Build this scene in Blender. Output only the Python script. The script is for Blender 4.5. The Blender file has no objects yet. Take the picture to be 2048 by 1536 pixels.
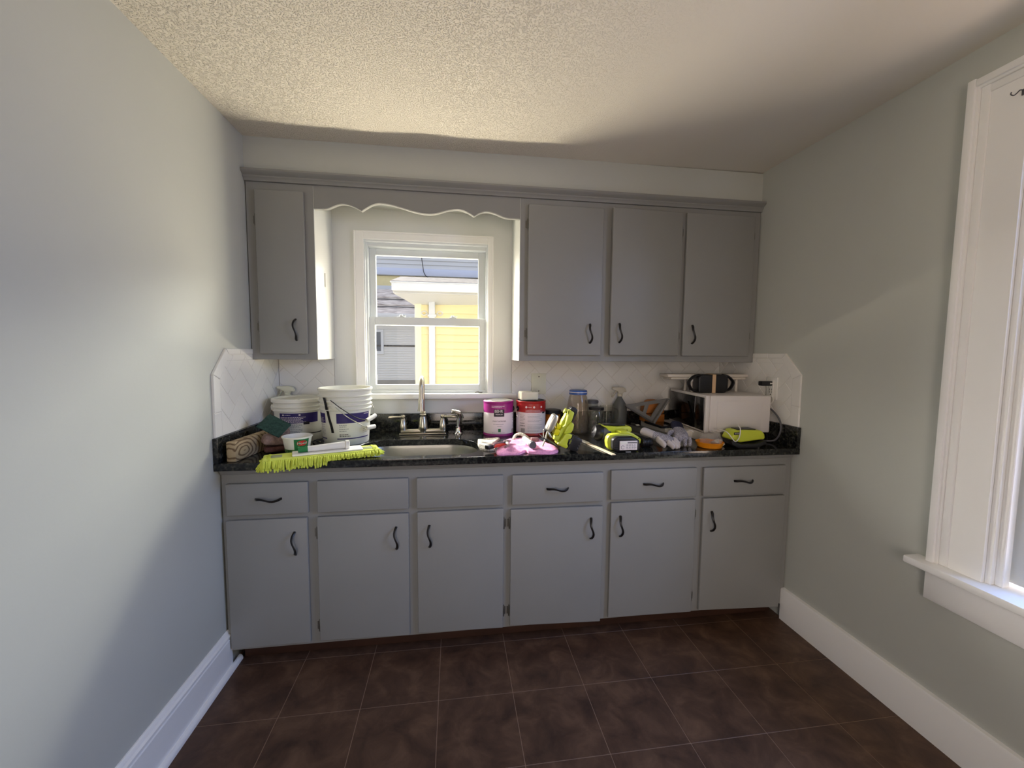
import bpy, bmesh, math, random
from mathutils import Vector, Matrix, noise
random.seed(7)
S = bpy.context.scene
C = S.collection
PI = math.pi

# ------------------------------------------------------------------ camera, world, lights, exposure
def look(loc, right, up, fwd):
    m = Matrix((right, up, -Vector(fwd))).transposed().to_4x4()
    m.translation = loc
    return m
cam_d = bpy.data.cameras.new('camera'); cam = bpy.data.objects.new('camera', cam_d); C.objects.link(cam)
cam.matrix_world = look(Vector((.9626, -2.4179, 1.367)), Vector((.99020237, -.13937631, .00857428)),
                        Vector((.00228466, .07756486, .99698469)), Vector((.13962111, .98719701, -.07712334)))
cam_d.sensor_width = 36.0; cam_d.sensor_fit = 'HORIZONTAL'; cam_d.lens = 36.0 * 820.08 / 2048.0
cam_d.clip_start = .02; cam_d.clip_end = 300
S.camera = cam

S.view_settings.view_transform = 'Standard'; S.view_settings.look = 'None'
S.view_settings.gamma = 1.0; S.view_settings.use_curve_mapping = False
S.view_settings.exposure = 0.0
S.cycles.max_bounces = 10; S.cycles.diffuse_bounces = 7; S.cycles.glossy_bounces = 5
S.cycles.transmission_bounces = 10; S.cycles.transparent_max_bounces = 16
S.cycles.caustics_reflective = False; S.cycles.caustics_refractive = False
S.cycles.sample_clamp_indirect = 6.0
S.cycles.use_denoising = True

SUN = Vector((1.0, -1.0, -.685)).normalized()
world = bpy.data.worlds.new('sky'); S.world = world; world.use_nodes = True
wn = world.node_tree.nodes; wl = world.node_tree.links
sky = wn.new('ShaderNodeTexSky'); sky.sky_type = 'NISHITA'; sky.sun_disc = False
sky.sun_elevation = math.radians(25.8); sky.sun_rotation = math.radians(-45.0)
sky.air_density = .6; sky.dust_density = 5.0; sky.ozone_density = 1.0
bw = wn.new('ShaderNodeRGBToBW'); mixn = wn.new('ShaderNodeMix'); mixn.data_type = 'RGBA'; mixn.inputs[0].default_value = .62   # thin haze whitens the sky
wl.new(sky.outputs[0], bw.inputs[0]); wl.new(sky.outputs[0], mixn.inputs[6]); wl.new(bw.outputs[0], mixn.inputs[7]); wl.new(mixn.outputs[2], wn['Background'].inputs[0])
wn['Background'].inputs[1].default_value = 0.85

sl = bpy.data.lights.new('sun', 'SUN'); sl.energy = 10.0; sl.angle = math.radians(.5); sl.color = (1, .95, .86)
so = bpy.data.objects.new('sun', sl); C.objects.link(so)
so.rotation_euler = SUN.to_track_quat('-Z', 'Y').to_euler(); so.location = (-6, 7, 6)

def area(name, loc, to, sx, sy, power, col, spread=180):
    l = bpy.data.lights.new(name, 'AREA'); l.shape = 'RECTANGLE'; l.size = sx; l.size_y = sy
    l.energy = power; l.color = col; l.spread = math.radians(spread)
    o = bpy.data.objects.new(name, l); C.objects.link(o); o.location = loc
    o.rotation_euler = (Vector(to) - Vector(loc)).to_track_quat('-Z', 'Y').to_euler()
    return o
# daylight of the side window, added fill from behind the camera, sunlight thrown up off the outer sill
area('side_window_daylight', (3.35, -1.95, 2.15), (0.2, -1.5, .75), 1.3, 1.0, 68, (.25, .45, 1.0))
area('side_window_ground', (3.32, -1.90, .72), (0.0, -1.5, 1.9), 1.3, .6, 22, (1.0, .78, .62))
area('rear_fill', (.45, -4.75, 1.25), (2.6, -.6, .70), 1.1, 1.7, 15.5, (1.0, .82, .70), 105)
area('back_window_daylight', (1.50, 1.30, 2.60), (.20, -1.05, .85), 1.2, .7, 225, (1.0, .98, .84))
area('sill_bounce', (.80, .118, 1.150), (.80, -.35, 2.2), .58, .035, 19, (1.0, .88, .66))

# ------------------------------------------------------------------ materials
def mat(name, col, rough=.5, metal=0.0, var=0.0, vscale=8.0, bump=0.0, bscale=60.0, spec=.5, trans=0.0, ior=1.45, col2=None, detail=4.0, stretch=None, coat=0.0, alpha=1.0):
    m = bpy.data.materials.new(name); m.use_nodes = True
    n = m.node_tree.nodes; l = m.node_tree.links; b = n['Principled BSDF']
    c = (*col, 1)
    b.inputs['Base Color'].default_value = c; b.inputs['Roughness'].default_value = rough
    b.inputs['Metallic'].default_value = metal; b.inputs['IOR'].default_value = ior
    b.inputs['Specular IOR Level'].default_value = spec; b.inputs['Transmission Weight'].default_value = trans
    b.inputs['Coat Weight'].default_value = coat; b.inputs['Alpha'].default_value = alpha
    tc = None
    if var or bump or col2:
        tc = n.new('ShaderNodeTexCoord')
        src = tc.outputs['Object']
        if stretch:
            mp = n.new('ShaderNodeMapping'); mp.inputs['Scale'].default_value = stretch; l.new(src, mp.inputs[0]); src = mp.outputs[0]
    if var or col2:
        t = n.new('ShaderNodeTexNoise'); t.inputs['Scale'].default_value = vscale; t.inputs['Detail'].default_value = detail
        l.new(src, t.inputs['Vector'])
        r = n.new('ShaderNodeValToRGB'); r.color_ramp.elements[0].position = .35; r.color_ramp.elements[1].position = .65
        if col2:
            r.color_ramp.elements[0].color = c; r.color_ramp.elements[1].color = (*col2, 1)
        else:
            r.color_ramp.elements[0].color = tuple(x * (1 - var) for x in col) + (1,)
            r.color_ramp.elements[1].color = tuple(min(1, x * (1 + var)) for x in col) + (1,)
        l.new(t.outputs['Fac'], r.inputs[0]); l.new(r.outputs[0], b.inputs['Base Color'])
    if bump:
        t = n.new('ShaderNodeTexNoise'); t.inputs['Scale'].default_value = bscale; t.inputs['Detail'].default_value = 3
        l.new(src, t.inputs['Vector'])
        bp = n.new('ShaderNodeBump'); bp.inputs['Strength'].default_value = bump; bp.inputs['Distance'].default_value = .004
        l.new(t.outputs['Fac'], bp.inputs['Height']); l.new(bp.outputs[0], b.inputs['Normal'])
    return m

def srgb(r, g, b):
    f = lambda x: (x / 255 / 12.92) if x <= 10 else ((x / 255 + .055) / 1.055) ** 2.4
    return (f(r), f(g), f(b))

def glass_mat(name, tint=(1, 1, 1), refl=.09, rough=.0, haze=0.0, hcol=(.5, .5, .5)):
    m = bpy.data.materials.new(name); m.use_nodes = True
    n = m.node_tree.nodes; l = m.node_tree.links; n.clear()
    o = n.new('ShaderNodeOutputMaterial'); mx = n.new('ShaderNodeMixShader')
    t = n.new('ShaderNodeBsdfTransparent'); t.inputs[0].default_value = (*tint, 1)
    g = n.new('ShaderNodeBsdfGlossy'); g.inputs['Roughness'].default_value = rough
    lw = n.new('ShaderNodeLayerWeight'); lw.inputs[0].default_value = .5
    pw = n.new('ShaderNodeMath'); pw.operation = 'POWER'; pw.inputs[1].default_value = 4.0
    ma = n.new('ShaderNodeMath'); ma.operation = 'MULTIPLY_ADD'; ma.inputs[1].default_value = .55; ma.inputs[2].default_value = refl * .3
    l.new(lw.outputs['Facing'], pw.inputs[0]); l.new(pw.outputs[0], ma.inputs[0])
    if haze:
        hz = n.new('ShaderNodeMixShader'); hz.inputs[0].default_value = haze
        d = n.new('ShaderNodeBsdfDiffuse'); d.inputs[0].default_value = (*hcol, 1)
        l.new(t.outputs[0], hz.inputs[1]); l.new(d.outputs[0], hz.inputs[2]); t = hz
    l.new(ma.outputs[0], mx.inputs[0]); l.new(t.outputs[0], mx.inputs[1]); l.new(g.outputs[0], mx.inputs[2]); l.new(mx.outputs[0], o.inputs[0])
    return m

M = {}
M['wall'] = mat('wall_paint', srgb(192, 194, 186), .55, var=.012, vscale=3, bump=.05, bscale=90)
M['wall_light'] = mat('pale_wall_paint', srgb(218, 219, 216), .55, bump=.05, bscale=90)
M['ceiling'] = mat('ceiling_paint', srgb(226, 220, 208), .9)
M['trim'] = mat('white_trim_paint', srgb(246, 245, 242), .35, bump=.04, bscale=40)
M['cab'] = mat('grey_cabinet_paint', srgb(141, 141, 138), .42, var=.015, vscale=5, bump=.03, bscale=70)
M['black'] = mat('black_metal', srgb(22, 20, 20), .35)
M['blackp'] = mat('black_plastic', srgb(24, 24, 27), .42, bump=.05, bscale=200)
M['steel'] = mat('hinge_steel', srgb(120, 118, 112), .35, metal=.8)
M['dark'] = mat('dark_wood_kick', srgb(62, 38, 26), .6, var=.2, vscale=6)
M['stainless'] = mat('stainless_steel', srgb(168, 165, 155), .34, metal=1.0, bump=.05, bscale=120, stretch=(1, 8, 8))
M['nickel'] = mat('brushed_nickel', srgb(190, 184, 170), .28, metal=1.0)
M['chrome'] = mat('chrome', srgb(215, 213, 210), .08, metal=1.0)
M['tile'] = mat('white_glazed_tile', srgb(232, 230, 224), .12, bump=.02, bscale=30)
M['grout'] = mat('tile_grout', srgb(220, 216, 208), .9)
M['plate'] = mat('ivory_plastic', srgb(222, 220, 196), .4)
M['white'] = mat('white_plastic', srgb(232, 230, 222), .38)
M['bucket'] = mat('bucket_plastic', srgb(226, 225, 214), .42)
M['navy'] = mat('navy_print', srgb(42, 30, 98), .45)
M['ink'] = mat('grey_ink', srgb(120, 120, 122), .6)
M['inkd'] = mat('dark_ink', srgb(34, 32, 36), .6)
M['paper'] = mat('label_paper', srgb(232, 224, 224), .55)
M['vinyl'] = mat('white_vinyl', srgb(222, 226, 226), .35)
M['glass'] = glass_mat('window_glass', refl=.012)
M['lime'] = mat('lime_plastic', srgb(192, 202, 58), .38)
M['yellow'] = mat('yellow_plastic', srgb(225, 215, 10), .38)
M['greyp'] = mat('grey_plastic', srgb(86, 86, 90), .5)
M['silver'] = mat('satin_aluminium', srgb(205, 203, 192), .3, metal=.85)
M['pink'] = mat('pink_cloth', srgb(232, 160, 200), .95, var=.12, vscale=120, bump=.5, bscale=260)
M['cream'] = mat('cream_cloth', srgb(226, 222, 208), .95, col2=srgb(150, 146, 134), vscale=170, bump=.5, bscale=220)
M['wood'] = mat('pine_lumber', srgb(178, 150, 108), .7)
M['orange'] = mat('orange_plastic', srgb(226, 138, 22), .45)
M['tan'] = mat('tan_rubber', srgb(205, 172, 135), .6)

def granite():
    m = mat('black_granite', (.01, .01, .01), .09, spec=.5)
    n = m.node_tree.nodes; l = m.node_tree.links; b = n['Principled BSDF']
    tc = n.new('ShaderNodeTexCoord')
    v = n.new('ShaderNodeTexVoronoi'); v.inputs['Scale'].default_value = 95; l.new(tc.outputs['Object'], v.inputs['Vector'])
    t = n.new('ShaderNodeTexNoise'); t.inputs['Scale'].default_value = 34; t.inputs['Detail'].default_value = 8; t.inputs['Roughness'].default_value = .7
    l.new(tc.outputs['Object'], t.inputs['Vector'])
    r = n.new('ShaderNodeValToRGB'); e = r.color_ramp.elements
    e[0].position = .42; e[0].color = (.006, .006, .007, 1); e[1].position = .75; e[1].color = (.085, .078, .062, 1)
    x = e.new(.56); x.color = (.020, .022, .019, 1)
    mx = n.new('ShaderNodeMix'); mx.data_type = 'FLOAT'; mx.inputs[0].default_value = .3
    l.new(t.outputs['Fac'], mx.inputs[2]); l.new(v.outputs['Distance'], mx.inputs[3])
    l.new(mx.outputs[0], r.inputs[0]); l.new(r.outputs[0], b.inputs['Base Color'])
    return m
M['granite'] = granite()

def floor_mat():
    m = mat('brown_vinyl_tile', (.05, .03, .02), .42, spec=.4)
    n = m.node_tree.nodes; l = m.node_tree.links; b = n['Principled BSDF']
    tc = n.new('ShaderNodeTexCoord'); oi = n.new('ShaderNodeObjectInfo')
    ad = n.new('ShaderNodeVectorMath'); ad.operation = 'ADD'
    sc = n.new('ShaderNodeVectorMath'); sc.operation = 'SCALE'; sc.inputs['Scale'].default_value = .12
    l.new(oi.outputs['Location'], sc.inputs[0]); l.new(tc.outputs['Object'], ad.inputs[0]); l.new(oi.outputs['Location'], ad.inputs[1])
    t = n.new('ShaderNodeTexNoise'); t.inputs['Scale'].default_value = 9.5; t.inputs['Detail'].default_value = 10; t.inputs['Roughness'].default_value = .62; t.inputs['Distortion'].default_value = .6
    l.new(ad.outputs[0], t.inputs['Vector'])
    r = n.new('ShaderNodeValToRGB'); e = r.color_ramp.elements
    e[0].position = .28; e[0].color = (*srgb(58, 41, 33), 1); e[1].position = .74; e[1].color = (*srgb(112, 85, 65), 1)
    x = e.new(.5); x.color = (*srgb(84, 61, 47), 1)
    l.new(t.outputs['Fac'], r.inputs[0]); l.new(r.outputs[0], b.inputs['Base Color'])
    t2 = n.new('ShaderNodeTexNoise'); t2.inputs['Scale'].default_value = 40; l.new(ad.outputs[0], t2.inputs['Vector'])
    bp = n.new('ShaderNodeBump'); bp.inputs['Strength'].default_value = .08; bp.inputs['Distance'].default_value = .003
    l.new(t2.outputs['Fac'], bp.inputs['Height']); l.new(bp.outputs[0], b.inputs['Normal'])
    return m
M['floor'] = floor_mat()

def popcorn():
    m = M['ceiling']; n = m.node_tree.nodes; l = m.node_tree.links; b = n['Principled BSDF']
    tc = n.new('ShaderNodeTexCoord')
    t = n.new('ShaderNodeTexNoise'); t.inputs['Scale'].default_value = 215; t.inputs['Detail'].default_value = 2; l.new(tc.outputs['Object'], t.inputs['Vector'])
    r = n.new('ShaderNodeValToRGB'); r.color_ramp.elements[0].position = .52; r.color_ramp.elements[1].position = .66
    l.new(t.outputs['Fac'], r.inputs[0])
    # the sprayed bump fades towards the window side, imitating light that shows less relief
    sp = n.new('ShaderNodeSeparateXYZ'); l.new(tc.outputs['Object'], sp.inputs[0])
    mr = n.new('ShaderNodeMapRange'); mr.inputs[1].default_value = 1.0; mr.inputs[2].default_value = 1.8; mr.inputs[3].default_value = 1; mr.inputs[4].default_value = .02
    l.new(sp.outputs['X'], mr.inputs[0])
    mu = n.new('ShaderNodeMath'); mu.operation = 'MULTIPLY'; l.new(r.outputs[0], mu.inputs[0]); l.new(mr.outputs[0], mu.inputs[1])
    bp = n.new('ShaderNodeBump'); bp.inputs['Strength'].default_value = .9; bp.inputs['Distance'].default_value = .0038
    l.new(mu.outputs[0], bp.inputs['Height']); l.new(bp.outputs[0], b.inputs['Normal'])
popcorn()

def lumber():
    m = M['wood']; n = m.node_tree.nodes; l = m.node_tree.links; b = n['Principled BSDF']
    # growth rings around a knot near the cut end
    tc = n.new('ShaderNodeTexCoord'); mp = n.new('ShaderNodeMapping'); mp.inputs['Location'].default_value = (0, -.030, -.036); mp.inputs['Scale'].default_value = (.8, .55, 1)
    l.new(tc.outputs['Object'], mp.inputs[0])
    w = n.new('ShaderNodeTexWave'); w.wave_type = 'RINGS'; w.rings_direction = 'SPHERICAL'; w.inputs['Scale'].default_value = 26; w.inputs['Distortion'].default_value = 3.5; w.inputs['Detail'].default_value = 2; w.inputs['Detail Scale'].default_value = 1.2
    l.new(mp.outputs[0], w.inputs['Vector'])
    r = n.new('ShaderNodeValToRGB'); r.color_ramp.elements[0].color = (*srgb(104, 82, 56), 1); r.color_ramp.elements[1].color = (*srgb(172, 152, 118), 1)
    r.color_ramp.elements[0].position = .1; r.color_ramp.elements[1].position = .5
    l.new(w.outputs['Fac'], r.inputs[0]); l.new(r.outputs[0], b.inputs['Base Color'])
lumber()

# ------------------------------------------------------------------ mesh helpers
def link(name, me, m=None, parent=None, loc=None, smooth=None):
    o = bpy.data.objects.new(name, me); C.objects.link(o)
    if m is not None and not me.materials: me.materials.append(m)
    if parent is not None: o.parent = parent
    if loc: o.location = loc
    if smooth is not None:
        me.shade_smooth(); me.set_sharp_from_angle(angle=math.radians(smooth))
    return o

def fin(name, bm, m, parent=None, loc=None, smooth=35):
    bmesh.ops.recalc_face_normals(bm, faces=bm.faces[:])
    me = bpy.data.meshes.new(name); bm.to_mesh(me); bm.free()
    return link(name, me, m, parent, loc, smooth)

def add_box(bm, x0, x1, y0, y1, z0, z1, bev=0.0, seg=2, mtx=None):
    b = bmesh.new()
    bmesh.ops.create_cube(b, size=1.0, matrix=Matrix.Translation(((x0 + x1) / 2, (y0 + y1) / 2, (z0 + z1) / 2)) @ Matrix.Diagonal((abs(x1 - x0), abs(y1 - y0), abs(z1 - z0), 1)))
    if bev: bmesh.ops.bevel(b, geom=b.edges[:], offset=bev, segments=seg, profile=.5, affect='EDGES')
    merge(bm, b, mtx)

def merge(bm, b, mtx=None):
    if mtx is not None: bmesh.ops.transform(b, matrix=mtx, verts=b.verts[:])
    me = bpy.data.meshes.new('tmp'); b.to_mesh(me); b.free(); bm.from_mesh(me); bpy.data.meshes.remove(me)

def box(name, m, x0, x1, y0, y1, z0, z1, bev=.0015, parent=None, seg=2, mtx=None):
    bm = bmesh.new(); add_box(bm, x0, x1, y0, y1, z0, z1, bev, seg, mtx)
    return fin(name, bm, m, parent)

def add_lathe(bm, prof, n=32, mtx=None, close=False):
    b = bmesh.new(); rings = []
    for r, z in prof:
        if r < 1e-5: rings.append([b.verts.new((0, 0, z))])
        else: rings.append([b.verts.new((r * math.cos(2 * PI * k / n), r * math.sin(2 * PI * k / n), z)) for k in range(n)])
    for a, c in zip(rings, rings[1:] + (rings[:1] if close else [])):
        for k in range(n):
            k2 = (k + 1) % n
            if len(a) == 1 and len(c) == 1: continue
            if len(a) == 1: b.faces.new((a[0], c[k], c[k2]))
            elif len(c) == 1: b.faces.new((a[k], a[k2], c[0]))
            else: b.faces.new((a[k], a[k2], c[k2], c[k]))
    merge(bm, b, mtx)

def lathe(name, m, prof, parent=None, n=32, mtx=None, smooth=35, close=False):
    bm = bmesh.new(); add_lathe(bm, prof, n, mtx, close); return fin(name, bm, m, parent, smooth=smooth)

def add_tube(bm, pts, r, n=10, cap=True, flat=None):
    pts = [Vector(p) for p in pts]; rs = r if isinstance(r, list) else [r] * len(pts)
    b = bmesh.new(); rings = []; nrm = None
    for i, p in enumerate(pts):
        t = (pts[min(i + 1, len(pts) - 1)] - pts[max(i - 1, 0)]).normalized()
        if nrm is None:
            nrm = t.orthogonal().normalized() if flat is None else (Vector(flat) - t * t.dot(Vector(flat))).normalized()
        else: nrm = (nrm - t * t.dot(nrm)).normalized()
        bn = t.cross(nrm); q = rs[i]
        ra, rb = q if isinstance(q, tuple) else (q, q)
        rings.append([b.verts.new(p + nrm * ra * math.cos(2 * PI * k / n) + bn * rb * math.sin(2 * PI * k / n)) for k in range(n)])
    for a, c in zip(rings, rings[1:]):
        for k in range(n): b.faces.new((a[k], a[(k + 1) % n], c[(k + 1) % n], c[k]))
    if cap: b.faces.new(rings[0][::-1]); b.faces.new(rings[-1])
    merge(bm, b)

def tube(name, m, pts, r, parent=None, n=10, flat=None, smooth=40):
    bm = bmesh.new(); add_tube(bm, pts, r, n, True, flat); return fin(name, bm, m, parent, smooth=smooth)

def spline(pts, k=6):
    P = [Vector(p) for p in pts]; P = [P[0] * 2 - P[1]] + P + [P[-1] * 2 - P[-2]]; out = []
    for i in range(1, len(P) - 2):
        a, b, c, d = P[i - 1:i + 3]
        for j in range(k):
            t = j / k
            out.append(.5 * ((2 * b) + (c - a) * t + (2 * a - 5 * b + 4 * c - d) * t * t + (3 * b - a - 3 * c + d) * t ** 3))
    out.append(P[-2]); return out

def add_prism(bm, poly, y0, y1, bev=0.0, seg=2, mtx=None):
    """poly in (x, z), thickness along y."""
    b = bmesh.new()
    A = [b.verts.new((p[0], y0, p[1])) for p in poly]; B = [b.verts.new((p[0], y1, p[1])) for p in poly]
    b.faces.new(A); b.faces.new(B[::-1])
    for k in range(len(poly)): b.faces.new((A[k], B[k], B[(k + 1) % len(poly)], A[(k + 1) % len(poly)]))
    bmesh.ops.recalc_face_normals(b, faces=b.faces[:])
    if bev: bmesh.ops.bevel(b, geom=b.edges[:], offset=bev, segments=seg, profile=.5, affect='EDGES', clamp_overlap=True)
    bmesh.ops.triangulate(b, faces=[f for f in b.faces if len(f.verts) > 4])
    merge(bm, b, mtx)

def prism(name, m, poly, y0, y1, bev=.003, parent=None, seg=2, mtx=None, smooth=40):
    bm = bmesh.new(); add_prism(bm, poly, y0, y1, bev, seg, mtx); return fin(name, bm, m, parent, smooth=smooth)

def plate_mesh(name, outlines, thick, bev=0.0):
    """flat outlines in (x, y) with holes, from z=0 to z=thick."""
    cu = bpy.data.curves.new(name, 'CURVE'); cu.dimensions = '2D'; cu.fill_mode = 'BOTH'; cu.extrude = thick / 2 - bev; cu.bevel_depth = bev; cu.offset = -bev
    for o in outlines:
        s = cu.splines.new('POLY'); s.points.add(len(o) - 1); s.use_cyclic_u = True
        for p, q in zip(s.points, o): p.co = (q[0], q[1], 0, 1)
    ob = bpy.data.objects.new(name, cu); C.objects.link(ob)
    dg = bpy.context.evaluated_depsgraph_get(); me = bpy.data.meshes.new_from_object(ob.evaluated_get(dg))
    bpy.data.objects.remove(ob); bpy.data.curves.remove(cu)
    me.transform(Matrix.Translation((0, 0, thick / 2))); return me

def text_geo(s, size):
    cu = bpy.data.curves.new('t', 'FONT'); cu.body = s; cu.size = size; cu.align_x = 'CENTER'; cu.align_y = 'CENTER'; cu.resolution_u = 3
    ob = bpy.data.objects.new('t', cu); C.objects.link(ob)
    dg = bpy.context.evaluated_depsgraph_get(); me = bpy.data.meshes.new_from_object(ob.evaluated_get(dg))
    bpy.data.objects.remove(ob); bpy.data.curves.remove(cu); return me

def text_on_cyl(name, s, size, r, ang, z, m, parent, cone=0.0, wx=1.0):
    me = text_geo(s, size)
    for v in me.vertices:
        x, y = v.co.x * wx, v.co.y; a = ang + x / r; rr = r + cone * (z + y)
        v.co = (rr * math.cos(a), rr * math.sin(a), z + y)
    return link(name, me, m, parent)

def text_flat(name, s, size, mtx, m, parent, wx=1.0):
    me = text_geo(s, size); me.transform(mtx @ Matrix.Diagonal((wx, 1, 1, 1))); return link(name, me, m, parent)

def band_bm(bm, r, a0, a1, z0, z1, cone=0.0, n=20, slant=0.0):
    lo, hi = [], []
    for k in range(n + 1):
        a = a0 + (a1 - a0) * k / n; s = slant * (k / n)
        lo.append(bm.verts.new(((r + cone * z0) * math.cos(a), (r + cone * z0) * math.sin(a), z0 + s)))
        hi.append(bm.verts.new(((r + cone * z1) * math.cos(a), (r + cone * z1) * math.sin(a), z1 + s)))
    for k in range(n): bm.faces.new((lo[k], lo[k + 1], hi[k + 1], hi[k]))

def band(name, m, r, a0, a1, z0, z1, parent, cone=0.0, n=20):
    bm = bmesh.new(); band_bm(bm, r, a0, a1, z0, z1, cone, n); return fin(name, bm, m, parent)

def small_print(name, m, r, a0, a1, zs, h, parent, cone=0.0, seed=1):
    """rows of unreadable small print: broken thin strips"""
    rn = random.Random(seed); bm = bmesh.new()
    for z in zs:
        a = a0
        end = a1 - rn.random() * (a1 - a0) * .3
        while a < end:
            w = rn.uniform(.02, .07); band_bm(bm, r, a, min(a + w, end), z, z + h, cone, 2); a += w + .018
    return fin(name, bm, m, parent)

def thing(name, label, cat, loc=(0, 0, 0), rz=0.0, group=None):
    o = bpy.data.objects.new(name, None); C.objects.link(o); o.location = loc; o.rotation_euler = (0, 0, rz)
    o.empty_display_size = .05; o['label'] = label; o['category'] = cat
    if group: o['group'] = group
    return o
def tag(o, label, cat, group=None):
    o['label'] = label; o['category'] = cat
    if group: o['group'] = group
    return o
def struct(o, label=None):
    o['kind'] = 'structure'
    if label: o['label'] = label
    return o
def holder(name):
    o = bpy.data.objects.new(name, None); C.objects.link(o); o['kind'] = 'structure'; return o

def skin(name, m, verts, edges, radii, parent=None, sub=2, mtx=None):
    me = bpy.data.meshes.new(name); me.from_pydata([Vector(v) for v in verts], edges, [])
    ob = bpy.data.objects.new(name, me); C.objects.link(ob)
    sm = ob.modifiers.new('s', 'SKIN'); sd = ob.modifiers.new('d', 'SUBSURF'); sd.levels = sub; sd.render_levels = sub
    for i, v in enumerate(me.skin_vertices[0].data):
        r = radii[i]; v.radius = r if isinstance(r, tuple) else (r, r); v.use_root = (i == 0)
    dg = bpy.context.evaluated_depsgraph_get(); out = bpy.data.meshes.new_from_object(ob.evaluated_get(dg))
    bpy.data.objects.remove(ob); bpy.data.meshes.remove(me)
    if mtx is not None: out.transform(mtx)
    return link(name, out, m, parent, smooth=60)

W, H = 2.6506, 2.360      # room width, ceiling height

# ------------------------------------------------------------------ room shell
YR = -4.2                 # rear wall
def wall_hole(name, m, axis, a0, a1, z0, z1, t0, t1, h):
    """wall slab along x (axis 'x') or y with one opening h=(lo, hi, zlo, zhi)."""
    bm = bmesh.new()
    def seg(lo, hi, zl, zh):
        if axis == 'x': add_box(bm, lo, hi, t0, t1, zl, zh)
        else: add_box(bm, t0, t1, lo, hi, zl, zh)
    seg(a0, h[0], z0, z1); seg(h[1], a1, z0, z1); seg(h[0], h[1], z0, h[2]); seg(h[0], h[1], h[3], z1)
    bmesh.ops.remove_doubles(bm, verts=bm.verts[:], dist=1e-5)
    return struct(fin(name, bm, m))
WB = (.470, 1.160, 1.125, 1.985)                # back window opening
WR = (-2.42, -1.385, .640, 2.135)               # side window opening
wall_hole('wall_back', M['wall_light'], 'x', -.15, W + .18, -.6, 2.62, 0, .16, WB)
wall_hole('wall_right', M['wall'], 'y', YR - .15, 0, -.6, 2.62, W, W + .18, WR)
struct(box('wall_left', M['wall'], -.15, 0, YR - .15, 0, -.6, 2.62, 0))
wall_hole('wall_rear', M['wall'], 'x', 0, W, -.6, 2.62, YR - .15, YR, (.05, 1.20, 0, 2.1))  # unseen opening, added to let the rear fill light in
bm = bmesh.new()
vs = [bm.verts.new(p) for p in ((-.1, YR, 2.350), (W, YR, 2.362), (W, 0, 2.362), (-.1, 0, 2.350))]
up = [bm.verts.new((v.co.x, v.co.y, 2.62)) for v in vs]
bm.faces.new(vs); bm.faces.new(up[::-1])
for k in range(4): bm.faces.new((vs[k], up[k], up[(k + 1) % 4], vs[(k + 1) % 4]))
struct(fin('ceiling', bm, M['ceiling'], smooth=None))
fl = struct(box('floor', mat('floor_grout', srgb(150, 124, 104), .8), 0, W, YR, 0, -.1, -.0012, 0))
tile_me = None
T = .2955
xs0, ys0 = .603 - 2 * T - T, -.5875
k = 0
for i in range(-1, 9):
    for j in range(-2, 14):
        x0 = .603 + (i - 2) * T + .0012; x1 = x0 + T - .0024; y1 = ys0 - (j - 2) * T - .0012; y0 = y1 - T + .0024
        x0, x1 = max(x0, .0), min(x1, W - .0); y0, y1 = max(y0, YR), min(y1, 0)
        if x1 - x0 < .02 or y1 - y0 < .02 or y0 > -.3: continue
        bmq = bmesh.new(); cx, cy = (x0 + x1) / 2, (y0 + y1) / 2
        full = abs(x1 - x0 - T + .0024) < 1e-4 and abs(y1 - y0 - T + .0024) < 1e-4
        if full and tile_me is not None:
            bmq.free(); o = bpy.data.objects.new('tile', tile_me); C.objects.link(o); o.parent = fl; o.location = (cx, cy, 0)
        else:
            add_box(bmq, x0 - cx, x1 - cx, y0 - cy, y1 - cy, -.004, 0, .0006, 1)
            o = fin('tile', bmq, M['floor'], fl, (cx, cy, 0))
            if full: tile_me = o.data
# soffit above the cabinets, crown moulding under it
struct(box('wall_soffit', M['wall'], 0, W, -.294, 0, 2.150, 2.358, 0))
bm = bmesh.new()
prof = [(-.294, 2.197), (-.330, 2.197), (-.331, 2.188), (-.327, 2.182), (-.318, 2.177), (-.312, 2.172), (-.312, 2.166), (-.306, 2.160), (-.3025, 2.150), (-.294, 2.150)]
A = [bm.verts.new((0.001, y, z)) for y, z in prof]; B = [bm.verts.new((W - .001, y, z)) for y, z in prof]
for k in range(len(prof)): bm.faces.new((A[k], A[(k + 1) % len(prof)], B[(k + 1) % len(prof)], B[k]))
bm.faces.new(A); bm.faces.new(B[::-1])
struct(fin('trim_1', bm, M['cab'], smooth=30))
# baseboards
def sweep_y(name, prof, y0, y1, m, parent=None, smooth=30):
    bm = bmesh.new(); A = [bm.verts.new((x, y0, z)) for x, z in prof]; B = [bm.verts.new((x, y1, z)) for x, z in prof]; n = len(prof)
    for k in range(n): bm.faces.new((A[k], A[(k + 1) % n], B[(k + 1) % n], B[k]))
    bm.faces.new(A); bm.faces.new(B[::-1]); return fin(name, bm, m, parent, smooth=smooth)
bl = holder('baseboard_left')
sweep_y('board', [(0, 0), (.016, 0), (.016, .135), (.013, .139), (.013, .145), (.018, .149), (.018, .155), (.011, .160), (.009, .168), (.004, .174), (0, .174)], YR, -.598, M['trim'], bl)
sweep_y('shoe_moulding', [(.016, 0), (.031, 0), (.031, .008), (.028, .016), (.022, .021), (.016, .022)], YR, -.545, M['trim'], bl)
br = holder('baseboard_right')
sweep_y('board', [(W, 0), (W - .018, 0), (W - .018, .158), (W - .014, .165), (W, .167)], YR, -.600, M['trim'], br)

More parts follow.
